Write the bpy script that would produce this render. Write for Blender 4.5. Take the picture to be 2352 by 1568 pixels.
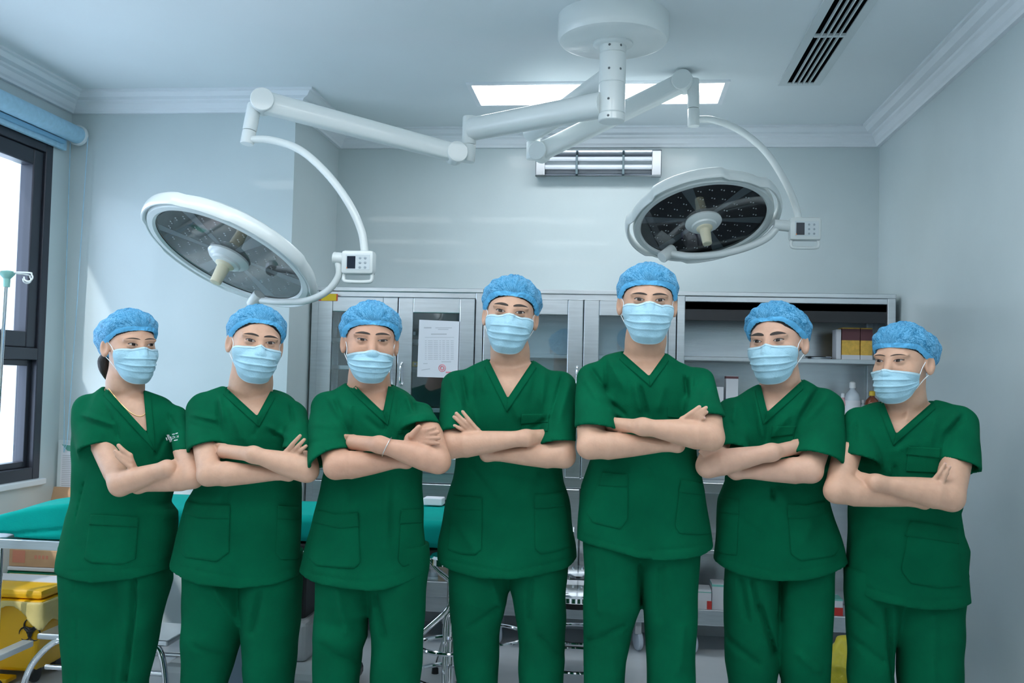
import bpy, bmesh, math, random
import numpy as np
from mathutils import Vector, Matrix
from mathutils.bvhtree import BVHTree

for o in list(bpy.data.objects): bpy.data.objects.remove(o, do_unlink=True)
SC = bpy.context.scene
COL = SC.collection

# ------------------------------------------------------------------ camera
FPX, PIT, YAW, ROL = 2190.0, math.radians(2.326), math.radians(6.351), math.radians(1.377)
CAM = np.array([0.0, 0.0, 1.30])
FWD = np.array([-math.sin(YAW)*math.cos(PIT), math.cos(YAW)*math.cos(PIT), math.sin(PIT)])
_r = np.array([math.cos(YAW), math.sin(YAW), 0.0]); _u = np.cross(_r, FWD)
RGT = _r*math.cos(ROL) + _u*math.sin(ROL); UPV = np.cross(RGT, FWD)
cd = bpy.data.cameras.new('camera'); cam = bpy.data.objects.new('camera', cd); COL.objects.link(cam)
cd.sensor_fit = 'HORIZONTAL'; cd.sensor_width = 36.0; cd.lens = FPX/2352*36.0; cd.clip_start = 0.05
cam.matrix_world = Matrix(((RGT[0], UPV[0], -FWD[0], CAM[0]), (RGT[1], UPV[1], -FWD[1], CAM[1]), (RGT[2], UPV[2], -FWD[2], CAM[2]), (0, 0, 0, 1)))
SC.camera = cam

def ray(px, py): return FWD + RGT*((px-1176)/FPX) - UPV*((py-784)/FPX)
def atY(px, py, y): d = ray(px, py); return CAM + d*(y/d[1])
def atX(px, py, x): d = ray(px, py); return CAM + d*(x/d[0])
def atZ(px, py, z): d = ray(px, py); return CAM + d*((z-CAM[2])/d[2])

# ------------------------------------------------------------------ world, light, exposure
W = bpy.data.worlds.new('sky'); SC.world = W; W.use_nodes = True
bg = W.node_tree.nodes['Background']; bg.inputs[0].default_value = (0.68, 0.83, 1.0, 1); bg.inputs[1].default_value = 4.8
sun_d = bpy.data.lights.new('sun', 'SUN'); sun_d.energy = 2.5; sun_d.angle = math.radians(1.5); sun_d.color = (1.0, 0.97, 0.92)
sun = bpy.data.objects.new('sun', sun_d); COL.objects.link(sun)
sun.rotation_euler = Vector((1.0, 2.3, -1.8)).to_track_quat('-Z', 'Y').to_euler()
PANEL_W = 9.0          # emission strength of the ceiling panels
SC.view_settings.view_transform = 'Standard'; SC.view_settings.look = 'None'
SC.view_settings.exposure = 0.14; SC.view_settings.gamma = 1.0; SC.view_settings.use_curve_mapping = False

# ------------------------------------------------------------------ materials
MATS = {}
def mat(name, col, rough=0.6, metal=0.0, noise=None, bump=None, emit=None, alpha=None, spec=0.5, coat=0.0, sheen=0.0, sss=0.0, stretch=(1, 1, 1)):
    if name in MATS: return MATS[name]
    m = bpy.data.materials.new(name); m.use_nodes = True; nt = m.node_tree; N = nt.nodes; L = nt.links
    b = N['Principled BSDF']; b.inputs['Base Color'].default_value = (*col, 1); b.inputs['Roughness'].default_value = rough
    b.inputs['Metallic'].default_value = metal; b.inputs['Specular IOR Level'].default_value = spec
    b.inputs['Coat Weight'].default_value = coat; b.inputs['Sheen Weight'].default_value = sheen
    if sss: b.inputs['Subsurface Weight'].default_value = sss; b.inputs['Subsurface Radius'].default_value = (0.012, 0.005, 0.003)
    if emit: b.inputs['Emission Color'].default_value = (*emit[0], 1); b.inputs['Emission Strength'].default_value = emit[1]
    if noise or bump:
        tc = N.new('ShaderNodeTexCoord'); mp = N.new('ShaderNodeMapping'); mp.inputs['Scale'].default_value = stretch
        L.new(tc.outputs['Object'], mp.inputs[0])
    if noise:                                   # (scale, amount)
        n = N.new('ShaderNodeTexNoise'); n.inputs['Scale'].default_value = noise[0]; n.inputs['Detail'].default_value = 4
        L.new(mp.outputs[0], n.inputs[0])
        r = N.new('ShaderNodeValToRGB'); a = noise[1]
        r.color_ramp.elements[0].position = 0.3; r.color_ramp.elements[1].position = 0.7
        r.color_ramp.elements[0].color = (*[c*(1-a) for c in col], 1); r.color_ramp.elements[1].color = (*[min(1, c*(1+a)) for c in col], 1)
        L.new(n.outputs[0], r.inputs[0]); L.new(r.outputs[0], b.inputs['Base Color'])
    if bump:                                    # (scale, strength)
        n2 = N.new('ShaderNodeTexNoise'); n2.inputs['Scale'].default_value = bump[0]; n2.inputs['Detail'].default_value = 3
        L.new(mp.outputs[0], n2.inputs[0])
        bp = N.new('ShaderNodeBump'); bp.inputs['Strength'].default_value = bump[1]; bp.inputs['Distance'].default_value = 0.004
        L.new(n2.outputs[0], bp.inputs['Height']); L.new(bp.outputs[0], b.inputs['Normal'])
    if alpha is not None: b.inputs['Alpha'].default_value = alpha
    MATS[name] = m; return m

def glass_mat(name, tint=(0.9, 0.96, 0.98), refl=0.12):
    if name in MATS: return MATS[name]
    m = bpy.data.materials.new(name); m.use_nodes = True; nt = m.node_tree; N = nt.nodes; L = nt.links
    N.remove(N['Principled BSDF']); out = N['Material Output']
    t = N.new('ShaderNodeBsdfTransparent'); t.inputs[0].default_value = (*tint, 1)
    g = N.new('ShaderNodeBsdfGlossy'); g.inputs['Roughness'].default_value = 0.03
    lw = N.new('ShaderNodeLayerWeight'); lw.inputs[0].default_value = 0.25
    mr = N.new('ShaderNodeMapRange'); mr.inputs['To Min'].default_value = refl; mr.inputs['To Max'].default_value = 0.8
    pw = N.new('ShaderNodeMath'); pw.operation = 'POWER'; pw.inputs[1].default_value = 4.0; lw.inputs[0].default_value = 0.5; L.new(lw.outputs['Facing'], pw.inputs[0]); L.new(pw.outputs[0], mr.inputs[0])
    mx = N.new('ShaderNodeMixShader'); L.new(mr.outputs[0], mx.inputs[0]); L.new(t.outputs[0], mx.inputs[1]); L.new(g.outputs[0], mx.inputs[2])
    L.new(mx.outputs[0], out.inputs[0]); MATS[name] = m; return m

# ------------------------------------------------------------------ mesh helpers
def new_mesh(name, V, Fc, m=None, smooth=False):
    me = bpy.data.meshes.new(name)
    V = np.asarray(V, np.float32)
    if isinstance(Fc, np.ndarray):
        n = len(Fc); k = Fc.shape[1]
        me.vertices.add(len(V)); me.vertices.foreach_set('co', V.ravel())
        me.loops.add(n*k); me.loops.foreach_set('vertex_index', Fc.astype(np.int32).ravel())
        me.polygons.add(n); me.polygons.foreach_set('loop_start', np.arange(0, n*k, k, dtype=np.int32))
        me.polygons.foreach_set('loop_total', np.full(n, k, np.int32)); me.update(calc_edges=True)
    else:
        me.from_pydata([tuple(map(float, v)) for v in V], [], [tuple(f) for f in Fc]); me.update()
    if smooth: me.polygons.foreach_set('use_smooth', np.ones(len(me.polygons), bool))
    if m: me.materials.append(m)
    return me

def link(name, me, parent=None):
    o = bpy.data.objects.new(name, me); COL.objects.link(o)
    if parent is not None:
        o.parent = parent; o.matrix_parent_inverse = Matrix.Translation(-world_loc(parent))
    return o
def world_loc(o):
    l = Vector(o.location)
    return l       # parents sit at identity rotation; children of parts keep their own zero location
def tag(o, label=None, cat=None, group=None, kind=None):
    if label: o['label'] = label
    if cat: o['category'] = cat
    if group: o['group'] = group
    if kind: o['kind'] = kind
    return o
def empty(name, loc, label, cat, group=None):
    o = bpy.data.objects.new(name, None); COL.objects.link(o); o.location = loc; o.empty_display_size = 0.1
    return tag(o, label, cat, group)

class MB:
    """collects boxes, tubes, lathes into one mesh (world coordinates)"""
    def __init__(s): s.V = []; s.F = []; s.smooth = False
    def add(s, V, F):
        n = len(s.V); s.V += [tuple(v) for v in V]; s.F += [tuple(i+n for i in f) for f in F]; return s
    def box(s, a, b, bev=0.0, M=None):
        x0, y0, z0 = [min(a[i], b[i]) for i in range(3)]; x1, y1, z1 = [max(a[i], b[i]) for i in range(3)]
        e = min(bev, (x1-x0)/2.01, (y1-y0)/2.01, (z1-z0)/2.01)
        if e <= 0:
            V = [(x, y, z) for x in (x0, x1) for y in (y0, y1) for z in (z0, z1)]
            F = [(0, 1, 3, 2), (4, 6, 7, 5), (0, 4, 5, 1), (2, 3, 7, 6), (0, 2, 6, 4), (1, 5, 7, 3)]
        else:
            bm = bmesh.new(); bmesh.ops.create_cube(bm, size=1)
            for v in bm.verts: v.co = Vector(((x0+x1)/2+v.co.x*(x1-x0), (y0+y1)/2+v.co.y*(y1-y0), (z0+z1)/2+v.co.z*(z1-z0)))
            bmesh.ops.bevel(bm, geom=bm.edges[:], offset=e, segments=2, profile=0.5, affect='EDGES')
            bm.verts.index_update(); V = [v.co.copy() for v in bm.verts]; F = [[v.index for v in f.verts] for f in bm.faces]; bm.free()
        if M is not None: V = [M @ Vector(v) for v in V]
        return s.add(V, F)
    def tube(s, pts, r, n=12, closed=False, caps=True):
        pts = [Vector(p) for p in pts]; N = len(pts)
        rs = r if isinstance(r, (list, tuple)) else [r]*N
        V = []; F = []; up = None
        for i, p in enumerate(pts):
            if closed: t = (pts[(i+1) % N]-pts[i-1])
            else: t = pts[min(i+1, N-1)]-pts[max(i-1, 0)]
            t.normalize()
            if up is None:
                up = Vector((0, 0, 1)) if abs(t.z) < 0.9 else Vector((1, 0, 0))
            a = t.cross(up); a.normalize(); b = a.cross(t); up = b
            for k in range(n):
                c = 2*math.pi*k/n; V.append(p+(a*math.cos(c)+b*math.sin(c))*rs[i])
        M_ = N if closed else N-1
        for i in range(M_):
            j = (i+1) % N
            for k in range(n): F.append((i*n+k, i*n+(k+1) % n, j*n+(k+1) % n, j*n+k))
        if caps and not closed: F.append(tuple(range(n))[::-1]); F.append(tuple((N-1)*n+k for k in range(n)))
        return s.add(V, F)
    def lathe(s, prof, c=(0, 0, 0), ax=(0, 0, 1), n=32):
        """prof: list of (radius, height) along axis"""
        ax = Vector(ax).normalized(); q = Vector((0, 0, 1)).rotation_difference(ax).to_matrix(); c = Vector(c)
        V = []; F = []
        for (r, h) in prof:
            for k in range(n):
                a = 2*math.pi*k/n; V.append(c+q @ Vector((r*math.cos(a), r*math.sin(a), h)))
        for i in range(len(prof)-1):
            for k in range(n): F.append((i*n+k, i*n+(k+1) % n, (i+1)*n+(k+1) % n, (i+1)*n+k))
        if prof[0][0] > 1e-5: F.append(tuple(range(n))[::-1])
        if prof[-1][0] > 1e-5: F.append(tuple((len(prof)-1)*n+k for k in range(n)))
        return s.add(V, F)
    def prism(s, poly, a, b, axis='y'):
        """extrude a 2D polygon between a and b along axis; poly in the other two axes"""
        n = len(poly)
        def P(p, t): return {'x': (t, p[0], p[1]), 'y': (p[0], t, p[1]), 'z': (p[0], p[1], t)}[axis]
        V = [P(p, a) for p in poly]+[P(p, b) for p in poly]
        F = [tuple(range(n))[::-1], tuple(range(n, 2*n))]+[(i, (i+1) % n, n+(i+1) % n, n+i) for i in range(n)]
        return s.add(V, F)
    def quad(s, *p): return s.add(p, [tuple(range(len(p)))])
    def build(s, name, m, parent=None, smooth=False):
        me = new_mesh(name, s.V, s.F, m, False)
        bm = bmesh.new(); bm.from_mesh(me); bmesh.ops.recalc_face_normals(bm, faces=bm.faces[:]); bm.to_mesh(me); bm.free()
        if smooth:
            me.polygons.foreach_set('use_smooth', np.ones(len(me.polygons), bool))
            try: me.set_sharp_from_angle(angle=math.radians(38))
            except Exception: pass
        return link(name, me, parent)
def struct(o, label=None, cat=None): o['kind'] = 'structure'; return tag(o, label, cat)
def bez(p0, p1, p2, p3, n=16):
    p0, p1, p2, p3 = map(Vector, (p0, p1, p2, p3)); out = []
    for i in range(n+1):
        t = i/n; out.append(p0*(1-t)**3+p1*3*t*(1-t)**2+p2*3*t*t*(1-t)+p3*t**3)
    return out
def catmull(P, n=8):
    P = [Vector(p) for p in P]; Q = [P[0]*2-P[1]]+P+[P[-1]*2-P[-2]]; out = []
    for i in range(1, len(Q)-2):
        for k in range(n):
            t = k/n; a, b, c, d = Q[i-1:i+3]
            out.append(0.5*((2*b)+(c-a)*t+(2*a-5*b+4*c-d)*t*t+(3*b-a-3*c+d)*t**3))
    return out+[P[-1]]

# ------------------------------------------------------------------ signed-distance meshing (numpy surface nets)
def sdf_mesh(fn, lo, hi, h, slack=1.5):
    lo = np.array(lo, float); hi = np.array(hi, float); B = 4
    nb = np.ceil((hi-lo)/(h*B)).astype(int)+1
    cc = [lo[i]+(np.arange(nb[i])+0.5)*h*B for i in range(3)]
    G = np.stack(np.meshgrid(*cc, indexing='ij'), -1).reshape(-1, 3)
    fc = fn(G).reshape(nb)
    act = np.abs(fc) < (0.5*B*h*1.7321*slack+h)
    N = nb*B+1
    na = np.zeros(N, bool); a3 = act
    rep = np.repeat(np.repeat(np.repeat(a3, B, 0), B, 1), B, 2)
    for dx in (0, 1):
        for dy in (0, 1):
            for dz in (0, 1): na[dx:N[0]-1+dx, dy:N[1]-1+dy, dz:N[2]-1+dz] |= rep
    Fg = np.empty(N, np.float32)
    Fr = np.repeat(np.repeat(np.repeat(np.where(fc < 0, -1, 1), B, 0), B, 1), B, 2)
    Fg[:] = 1; Fg[:-1, :-1, :-1] = Fr
    idx = np.argwhere(na); P = lo+idx*h
    vals = np.empty(len(P), np.float32)
    for s in range(0, len(P), 400000): vals[s:s+400000] = fn(P[s:s+400000])
    Fg[na] = vals
    S = Fg < 0
    c = [S[dx:N[0]-1+dx, dy:N[1]-1+dy, dz:N[2]-1+dz] for dx in (0, 1) for dy in (0, 1) for dz in (0, 1)]
    al = c[0].copy(); an = c[0].copy()
    for q in c[1:]: al &= q; an |= q
    mixed = an & ~al
    ci = np.argwhere(mixed); cid = np.full(mixed.shape, -1, np.int32); cid[mixed] = np.arange(len(ci))
    acc = np.zeros((len(ci), 3)); cnt = np.zeros(len(ci))
    corners = [(dx, dy, dz) for dx in (0, 1) for dy in (0, 1) for dz in (0, 1)]
    val = {k: Fg[ci[:, 0]+k[0], ci[:, 1]+k[1], ci[:, 2]+k[2]] for k in corners}
    for a in corners:
        for ax in range(3):
            if a[ax]: continue
            b = list(a); b[ax] = 1; b = tuple(b); va, vb = val[a], val[b]
            m = (va < 0) != (vb < 0); t = va[m]/(va[m]-vb[m])
            acc[m] += np.array(a); acc[m, ax] += t; cnt[m] += 1
    V = lo+(ci+acc/cnt[:, None])*h
    Q = []
    for ax in range(3):
        u, v = (ax+1) % 3, (ax+2) % 3
        sl0 = [slice(None)]*3; sl1 = [slice(None)]*3; sl0[ax] = slice(0, -1); sl1[ax] = slice(1, None)
        d = S[tuple(sl0)] != S[tuple(sl1)]
        e = np.argwhere(d); e = e[(e[:, u] > 0) & (e[:, v] > 0) & (e[:, u] < N[u]-1) & (e[:, v] < N[v]-1)]
        ins = S[e[:, 0], e[:, 1], e[:, 2]]
        def cell(du, dv):
            k = e.copy(); k[:, u] -= du; k[:, v] -= dv; return cid[k[:, 0], k[:, 1], k[:, 2]]
        q = np.stack([cell(1, 1), cell(0, 1), cell(0, 0), cell(1, 0)], 1)
        q[~ins] = q[~ins][:, ::-1]; Q.append(q)
    Q = np.concatenate(Q); Q = Q[(Q >= 0).all(1)]
    return V, Q
def relax(V, Q, it=1, lam=0.5):
    for _ in range(it):
        a = np.zeros_like(V); c = np.zeros(len(V))
        for i in range(4):
            j = (i+1) % 4
            np.add.at(a, Q[:, i], V[Q[:, j]]); np.add.at(c, Q[:, i], 1)
        V = V*(1-lam)+lam*a/np.maximum(c, 1)[:, None]
    return V
def smin(a, b, k):
    hh = np.clip(0.5+0.5*(b-a)/k, 0, 1); return b+(a-b)*hh-k*hh*(1-hh)
def smax(a, b, k): return -smin(-a, -b, k)
def s_cap(p, a, b, ra, rb=None):
    rb = ra if rb is None else rb; a = np.asarray(a); b = np.asarray(b); ab = b-a
    t = np.clip(((p-a) @ ab)/max(ab @ ab, 1e-12), 0, 1)
    return np.linalg.norm(p-a-t[:, None]*ab, axis=1)-(ra+(rb-ra)*t)
def s_limb(p, a, b, ts, rs):
    a = np.asarray(a); b = np.asarray(b); ab = b-a; t = np.clip(((p-a) @ ab)/(ab @ ab), 0, 1)
    return np.linalg.norm(p-a-t[:, None]*ab, axis=1)-np.interp(t, ts, rs)
def s_ell(p, c, r):
    r = np.asarray(r); q = (p-np.asarray(c)); k0 = np.linalg.norm(q/r, axis=1); k1 = np.linalg.norm(q/(r*r), axis=1)
    return k0*(k0-1)/np.maximum(k1, 1e-9)
def wav(p, seed, freq, n=6):
    rg = np.random.RandomState(seed); out = np.zeros(len(p))
    for _ in range(n):
        d = rg.normal(size=3); d /= np.linalg.norm(d); out += np.sin((p @ (d*np.asarray(freq)))*(0.7+0.6*rg.rand())+rg.rand()*6.28)
    return out/n**0.5
# ================================================================== room shell
XL, XR, YB, YP, XP, HC, YF = -2.70, 1.334, 5.10, 4.39, -1.56, 2.65, -2.6
M_WALL = mat('pale_blue_grey_wall_paint', (0.56, 0.645, 0.66), 0.32, noise=(3, 0.03), bump=(60, 0.05), coat=0.15)
M_CEIL = mat('matt_ceiling_paint', (0.72, 0.79, 0.82), 0.75, noise=(2, 0.02))
M_CORN = mat('white_cornice_plaster', (0.78, 0.83, 0.87), 0.6, noise=(6, 0.02))
M_FLOOR = mat('pale_grey_vinyl_floor', (0.66, 0.70, 0.73), 0.22, noise=(5, 0.04), bump=(30, 0.03))
M_ALU = mat('dark_window_aluminium', (0.035, 0.04, 0.055), 0.35, metal=0.3)
M_WHITE = mat('white_enamel', (0.74, 0.79, 0.80), 0.28, coat=0.3)
M_GLASS = glass_mat('clear_glass'); M_WGLASS = glass_mat('window_glass', (0.97, 0.98, 1.0), 0.04)
M_STEEL = mat('brushed_steel', (0.62, 0.66, 0.69), 0.28, metal=0.95, noise=(8, 0.06), bump=(50, 0.03), stretch=(1, 1, 14))
M_CHROME = mat('polished_chrome', (0.80, 0.82, 0.84), 0.10, metal=1.0)
M_DARK = mat('black_plastic', (0.012, 0.014, 0.018), 0.4)
M_BLINDC = mat('blue_blind_fabric', (0.36, 0.60, 0.76), 0.7, noise=(40, 0.06))

WY0, WY1 = 2.35, float(atX(122, 335, XL)[1]); WZ0, WZ1 = float(atX(85, 1098, XL)[2]), float(atX(122, 330, XL)[2])
mb = MB(); mb.box((XL-0.3, YF-0.2, -0.12), (XR+0.3, YB+0.3, 0)); struct(mb.build('floor', M_FLOOR), 'pale grey glossy vinyl floor', 'floor')
mb = MB(); mb.box((XL-0.3, YF-0.2, HC), (XR+0.3, YB+0.3, HC+0.12)); struct(mb.build('ceiling', M_CEIL), 'plain pale blue grey ceiling', 'ceiling')
mb = MB(); mb.box((XP, YB, 0), (XR+0.2, YB+0.2, HC)); struct(mb.build('wall_back', M_WALL), 'pale blue grey wall behind the cabinets', 'wall')
mb = MB(); mb.box((XL-0.2, YP, 0), (XP, YB+0.2, HC)); struct(mb.build('wall_pier', M_WALL), 'projecting pale wall behind the left lamp head', 'wall')
mb = MB(); mb.box((XR, YF, 0), (XR+0.2, YB, HC)); struct(mb.build('wall_right', M_WALL), 'pale blue grey wall on the right', 'wall')
mb = MB(); mb.box((XL-0.2, YF-0.2, 0), (XR+0.2, YF, HC)); struct(mb.build('wall_front', M_WALL), 'wall behind the camera', 'wall')
mb = MB(); mb.box((XL-0.2, YF, 0), (XL, WY0, HC)); mb.box((XL-0.2, WY1, 0), (XL, YP, HC)); mb.box((XL-0.2, WY0, 0), (XL, WY1, WZ0)); mb.box((XL-0.2, WY0, WZ1), (XL, WY1, HC))
struct(mb.build('wall_left', M_WALL), 'pale wall with the window on the left', 'wall')
# cornice swept round the room with mitred corners
prof = [(0.0, -0.092), (0.018, -0.092), (0.022, -0.082), (0.030, -0.074), (0.040, -0.052), (0.052, -0.044), (0.056, -0.036), (0.082, -0.030), (0.094, -0.016), (0.098, -0.012), (0.112, -0.010), (0.112, 0.0)]
Vv = []; Ff = []
for (o_, z_) in prof:
    for (x, y) in ((XL+o_, YF), (XL+o_, YP-o_), (XP+o_, YP-o_), (XP+o_, YB-o_), (XR-o_, YB-o_), (XR-o_, YF)): Vv.append((x, y, HC+z_))
for i in range(len(prof)-1):
    for k in range(5): Ff.append((i*6+k, i*6+k+1, (i+1)*6+k+1, (i+1)*6+k))
mb = MB(); mb.add(Vv, Ff); struct(mb.build('trim_1', M_CORN), 'white moulded cornice round the ceiling', 'cornice')
mb = MB()
for (a, b) in (((XL, YF, 0), (XL+0.012, YP, 0.09)), ((XL, YP-0.012, 0), (XP, YP, 0.09)), ((XP, YP, 0), (XP+0.012, YB, 0.09)), ((XP, YB-0.012, 0), (XR, YB, 0.09)), ((XR-0.012, YF, 0), (XR, YB, 0.09))): mb.box(a, b)
struct(mb.build('baseboard_back', M_CORN), 'pale skirting at the foot of the walls', 'baseboard')

# window: dark aluminium frame, upper casement, lower fixed pane
win = empty('window_1', (XL, (WY0+WY1)/2, WZ0), 'dark aluminium window with an upper casement beside the roller blind', 'window'); win['kind'] = 'structure'
zt0 = float(atX(70, 826, XL)[2]); zt1 = float(atX(70, 766, XL)[2])
fx0, fx1 = XL-0.10, XL+0.004
def frame(mb, y0, y1, z0, z1, w, xa, xb, bev=0.004):
    mb.box((xa, y0, z0), (xb, y0+w, z1), bev); mb.box((xa, y1-w, z0), (xb, y1, z1), bev); mb.box((xa, y0+w, z0), (xb, y1-w, z0+w), bev); mb.box((xa, y0+w, z1-w), (xb, y1-w, z1), bev)
mb = MB(); frame(mb, WY0, WY1, WZ0, WZ1, 0.055, fx0, fx1); mb.build('window_frame', M_ALU, win)
mb = MB(); mb.box((fx0, WY0+0.055, zt0), (fx1, WY1-0.055, zt0+0.055), 0.004); mb.build('transom', M_ALU, win)
for (a, b) in ((WY0+0.055, (WY0+WY1)/2), ((WY0+WY1)/2, WY1-0.055)):
    mb = MB(); frame(mb, a, b, zt0+0.055, WZ1-0.055, 0.075, fx0+0.025, fx1-0.012, 0.006); c = mb.build('casement', M_ALU, win)
    mb = MB(); mb.box((fx0+0.05, a+0.07, zt0+0.125), (fx0+0.056, b-0.07, WZ1-0.125)); mb.build('window_pane', M_WGLASS, c)
    mb = MB(); frame(mb, a, b, WZ0+0.055, zt0, 0.028, fx0+0.03, fx1-0.03, 0.003); c = mb.build('glazing_bead', M_ALU, win)
    mb = MB(); mb.box((fx0+0.05, a+0.02, WZ0+0.08), (fx0+0.056, b-0.02, zt0-0.02)); mb.build('window_pane', M_WGLASS, c)
mb = MB(); mb.box((XL-0.02, WY0-0.03, WZ0-0.03), (XL+0.022, WY1+0.03, WZ0-0.002), 0.004); mb.build('window_sill', M_CORN, win)

# roller blind
b0, b1 = atX(0, 232, XL+0.07), atX(186, 308, XL+0.07)
bzc = float((b0[2]+b1[2])/2); by1 = float(b1[1])
bl = empty('roller_blind', (XL+0.06, 3.2, bzc), 'blue roller blind rolled up above the window', 'blind')
mb = MB(); mb.tube([(XL+0.062, 2.2, bzc), (XL+0.062, by1-0.02, bzc)], 0.042, 24); mb.build('roll', M_BLINDC, bl, True)
mb = MB(); mb.box((XL+0.010, 2.2, bzc-0.085), (XL+0.032, by1-0.05, bzc-0.02), 0.004); mb.build('hem_bar', M_BLINDC, bl)
mb = MB(); mb.box((XL+0.03, 2.2, bzc-0.062), (XL+0.05, by1-0.09, bzc-0.042), 0.004); mb.build('valance', mat('blue_valance', (0.20, 0.42, 0.60), 0.6), bl)
mb = MB(); mb.lathe([(0.0, 0), (0.05, 0), (0.05, 0.016), (0.03, 0.02), (0, 0.02)], (XL+0.062, by1-0.02, bzc), (0, 1, 0), 20); mb.box((XL, by1-0.02, bzc-0.02), (XL+0.06, by1, bzc+0.02), 0.003); mb.build('bracket', M_WHITE, bl, True)
mb = MB(); yb_ = by1-0.006
mb.tube([(XL+0.11, yb_, bzc), (XL+0.09, yb_, 1.6), (XL+0.07, yb_, 0.95), (XL+0.05, yb_+0.01, 0.9)], 0.002, 5); mb.tube([(XL+0.02, yb_, bzc), (XL+0.03, yb_, 1.6), (XL+0.05, yb_+0.01, 0.9)], 0.002, 5); mb.build('pull_chain', M_BLINDC, bl)

# outside the window
M_OUT = mat('white_render_outside', (0.80, 0.80, 0.80), 0.8, noise=(3, 0.05))
mb = MB(); mb.box((-3.33, 5.25, -3.0), (-2.95, 5.75, 6.0), 0.01); tag(mb.build('outside_column', M_OUT), 'white rendered column outside the window', 'column')
ob = empty('neighbouring_building', (-16, 21, -6), 'pale neighbouring building low beyond the window', 'building')
mb = MB(); mb.box((-26, 19, -8), (-8, 30, -0.6)); mb.build('wall', M_OUT, ob)
for i in range(6):
    for k in range(2):
        mb = MB(); x = -24+i*2.7; mb.box((x, 18.95, -2.6-k*3), (x+1.3, 19.02, -1.2-k*3)); mb.build('window', mat('far_window', (0.25, 0.30, 0.36), 0.2), ob)

# ceiling light panels (the visible one, plus unseen ones added to light the row from the front)
M_PANEL = mat('lit_diffuser', (0.9, 0.9, 0.9), 0.5, emit=((0.94, 0.97, 1.0), PANEL_W))
def panel(x0, x1, y0, y1, label):
    e = empty('ceiling_light_panel', ((x0+x1)/2, (y0+y1)/2, HC), label, 'light', 'recessed ceiling light panels')
    mb = MB(); w = 0.022; z0, z1 = HC-0.010, HC
    mb.box((x0-w, y0-w, z0), (x1+w, y0, z1)); mb.box((x0-w, y1, z0), (x1+w, y1+w, z1)); mb.box((x0-w, y0, z0), (x0, y1, z1)); mb.box((x1, y0, z0), (x1+w, y1, z1)); mb.build('frame', M_CORN, e)
    mb = MB(); mb.box((x0, y0, HC-0.006), (x1, y1, HC-0.001)); mb.build('diffuser', M_PANEL, e)
pa, pb = atZ(1083, 192, HC), atZ(1648, 233, HC)
panel(float(pa[0]), 0.449, float(pa[1]), float(pb[1]), 'lit rectangular ceiling panel behind the surgical lamp column')
for (x, y) in [(a, b) for b in (2.3, 1.0, -0.5) for a in (-2.0, -0.68, 0.64)]: panel(x-0.57, x+0.57, y-0.15, y+0.15, 'lit rectangular ceiling panel added out of view to light the row')

# slot air diffuser
ve = empty('air_vent', (0.80, 3.5, HC), 'long white ceiling air grille with dark slots', 'vent')
vx0, vx1, vy0, vy1 = float(atZ(1812, 190, HC)[0])-0.01, float(atZ(1862, 190, HC)[0])+0.01, 2.7, float(atZ(1815, 188, HC)[1])
M_VENT = mat('white_vent', (0.60, 0.67, 0.69), 0.5)
mb = MB(); w = 0.034
mb.box((vx0-w, vy0-w, HC-0.007), (vx0, vy1+w, HC)); mb.box((vx1, vy0-w, HC-0.007), (vx1+w, vy1+w, HC)); mb.box((vx0, vy0-w, HC-0.007), (vx1, vy0, HC)); mb.box((vx0, vy1, HC-0.007), (vx1, vy1+w, HC)); mb.build('frame', M_VENT, ve)
mb = MB(); mb.box((vx0, vy0, HC-0.002), (vx1, vy1, HC-0.0005)); mb.build('slot_shade_sheet', mat('slot_shade_black', (0.003, 0.004, 0.005), 1.0, spec=0.0), ve)  # flat black sheet stands in for the shade inside the slots
for i in range(1, 5):
    mb = MB(); x = vx0+(vx1-vx0)*i/5; mb.box((x-0.0025, vy0, HC-0.014), (x+0.0025, vy1, HC-0.002)); mb.build('slat', M_VENT, ve)
yc = float(atZ(1905, 77, HC)[1]); mb = MB(); mb.box((vx0, yc-0.009, HC-0.0125), (vx1, yc+0.009, HC-0.002)); mb.build('crossbar', M_VENT, ve)

# wall-mounted tube lamp
u0, u1 = atY(1231, 344, YB-0.09), atY(1519, 405, YB-0.09)
fl = empty('wall_tube_lamp', ((u0[0]+u1[0])/2, YB, u1[2]), 'polished reflector tube lamp fixed high on the back wall', 'lamp')
x0, x1, z0, z1 = float(u0[0]), float(u1[0]), float(u1[2]), float(u0[2])
mb = MB(); h = z1-z0
pr = [(YB-0.001, z0+0.02), (YB-0.09, z0), (YB-0.092, z0+0.004), (YB-0.05, z0+h*0.35), (YB-0.045, z0+h*0.5), (YB-0.05, z0+h*0.65), (YB-0.092, z1-0.004), (YB-0.09, z1), (YB-0.001, z1-0.02)]
mb.prism(pr, x0, x1, 'x'); mb.build('reflector', mat('reflector_steel', (0.50, 0.53, 0.56), 0.22, metal=1.0), fl)
for x in (x0, x1-0.05):
    mb = MB(); mb.box((x, YB-0.095, z0+0.004), (x+0.05, YB-0.04, z1-0.004), 0.004); mb.build('end_cap', mat('satin_cap', (0.30, 0.32, 0.34), 0.3, metal=0.8), fl)
for zc in (z0+h*0.36, z0+h*0.66):
    mb = MB(); mb.tube([(x0+0.05, YB-0.085, zc), (x1-0.05, YB-0.085, zc)], 0.0125, 14); mb.build('tube', mat('tube_glass', (0.80, 0.84, 0.90), 0.08, coat=0.8), fl, True)
for x in (x0+(x1-x0)*0.33, x0+(x1-x0)*0.70):
    mb = MB(); mb.box((x-0.006, YB-0.101, z0+0.01), (x+0.006, YB-0.06, z1-0.03), 0.002); mb.build('clip', mat('dark_clip', (0.10, 0.17, 0.20), 0.35), fl)
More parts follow.
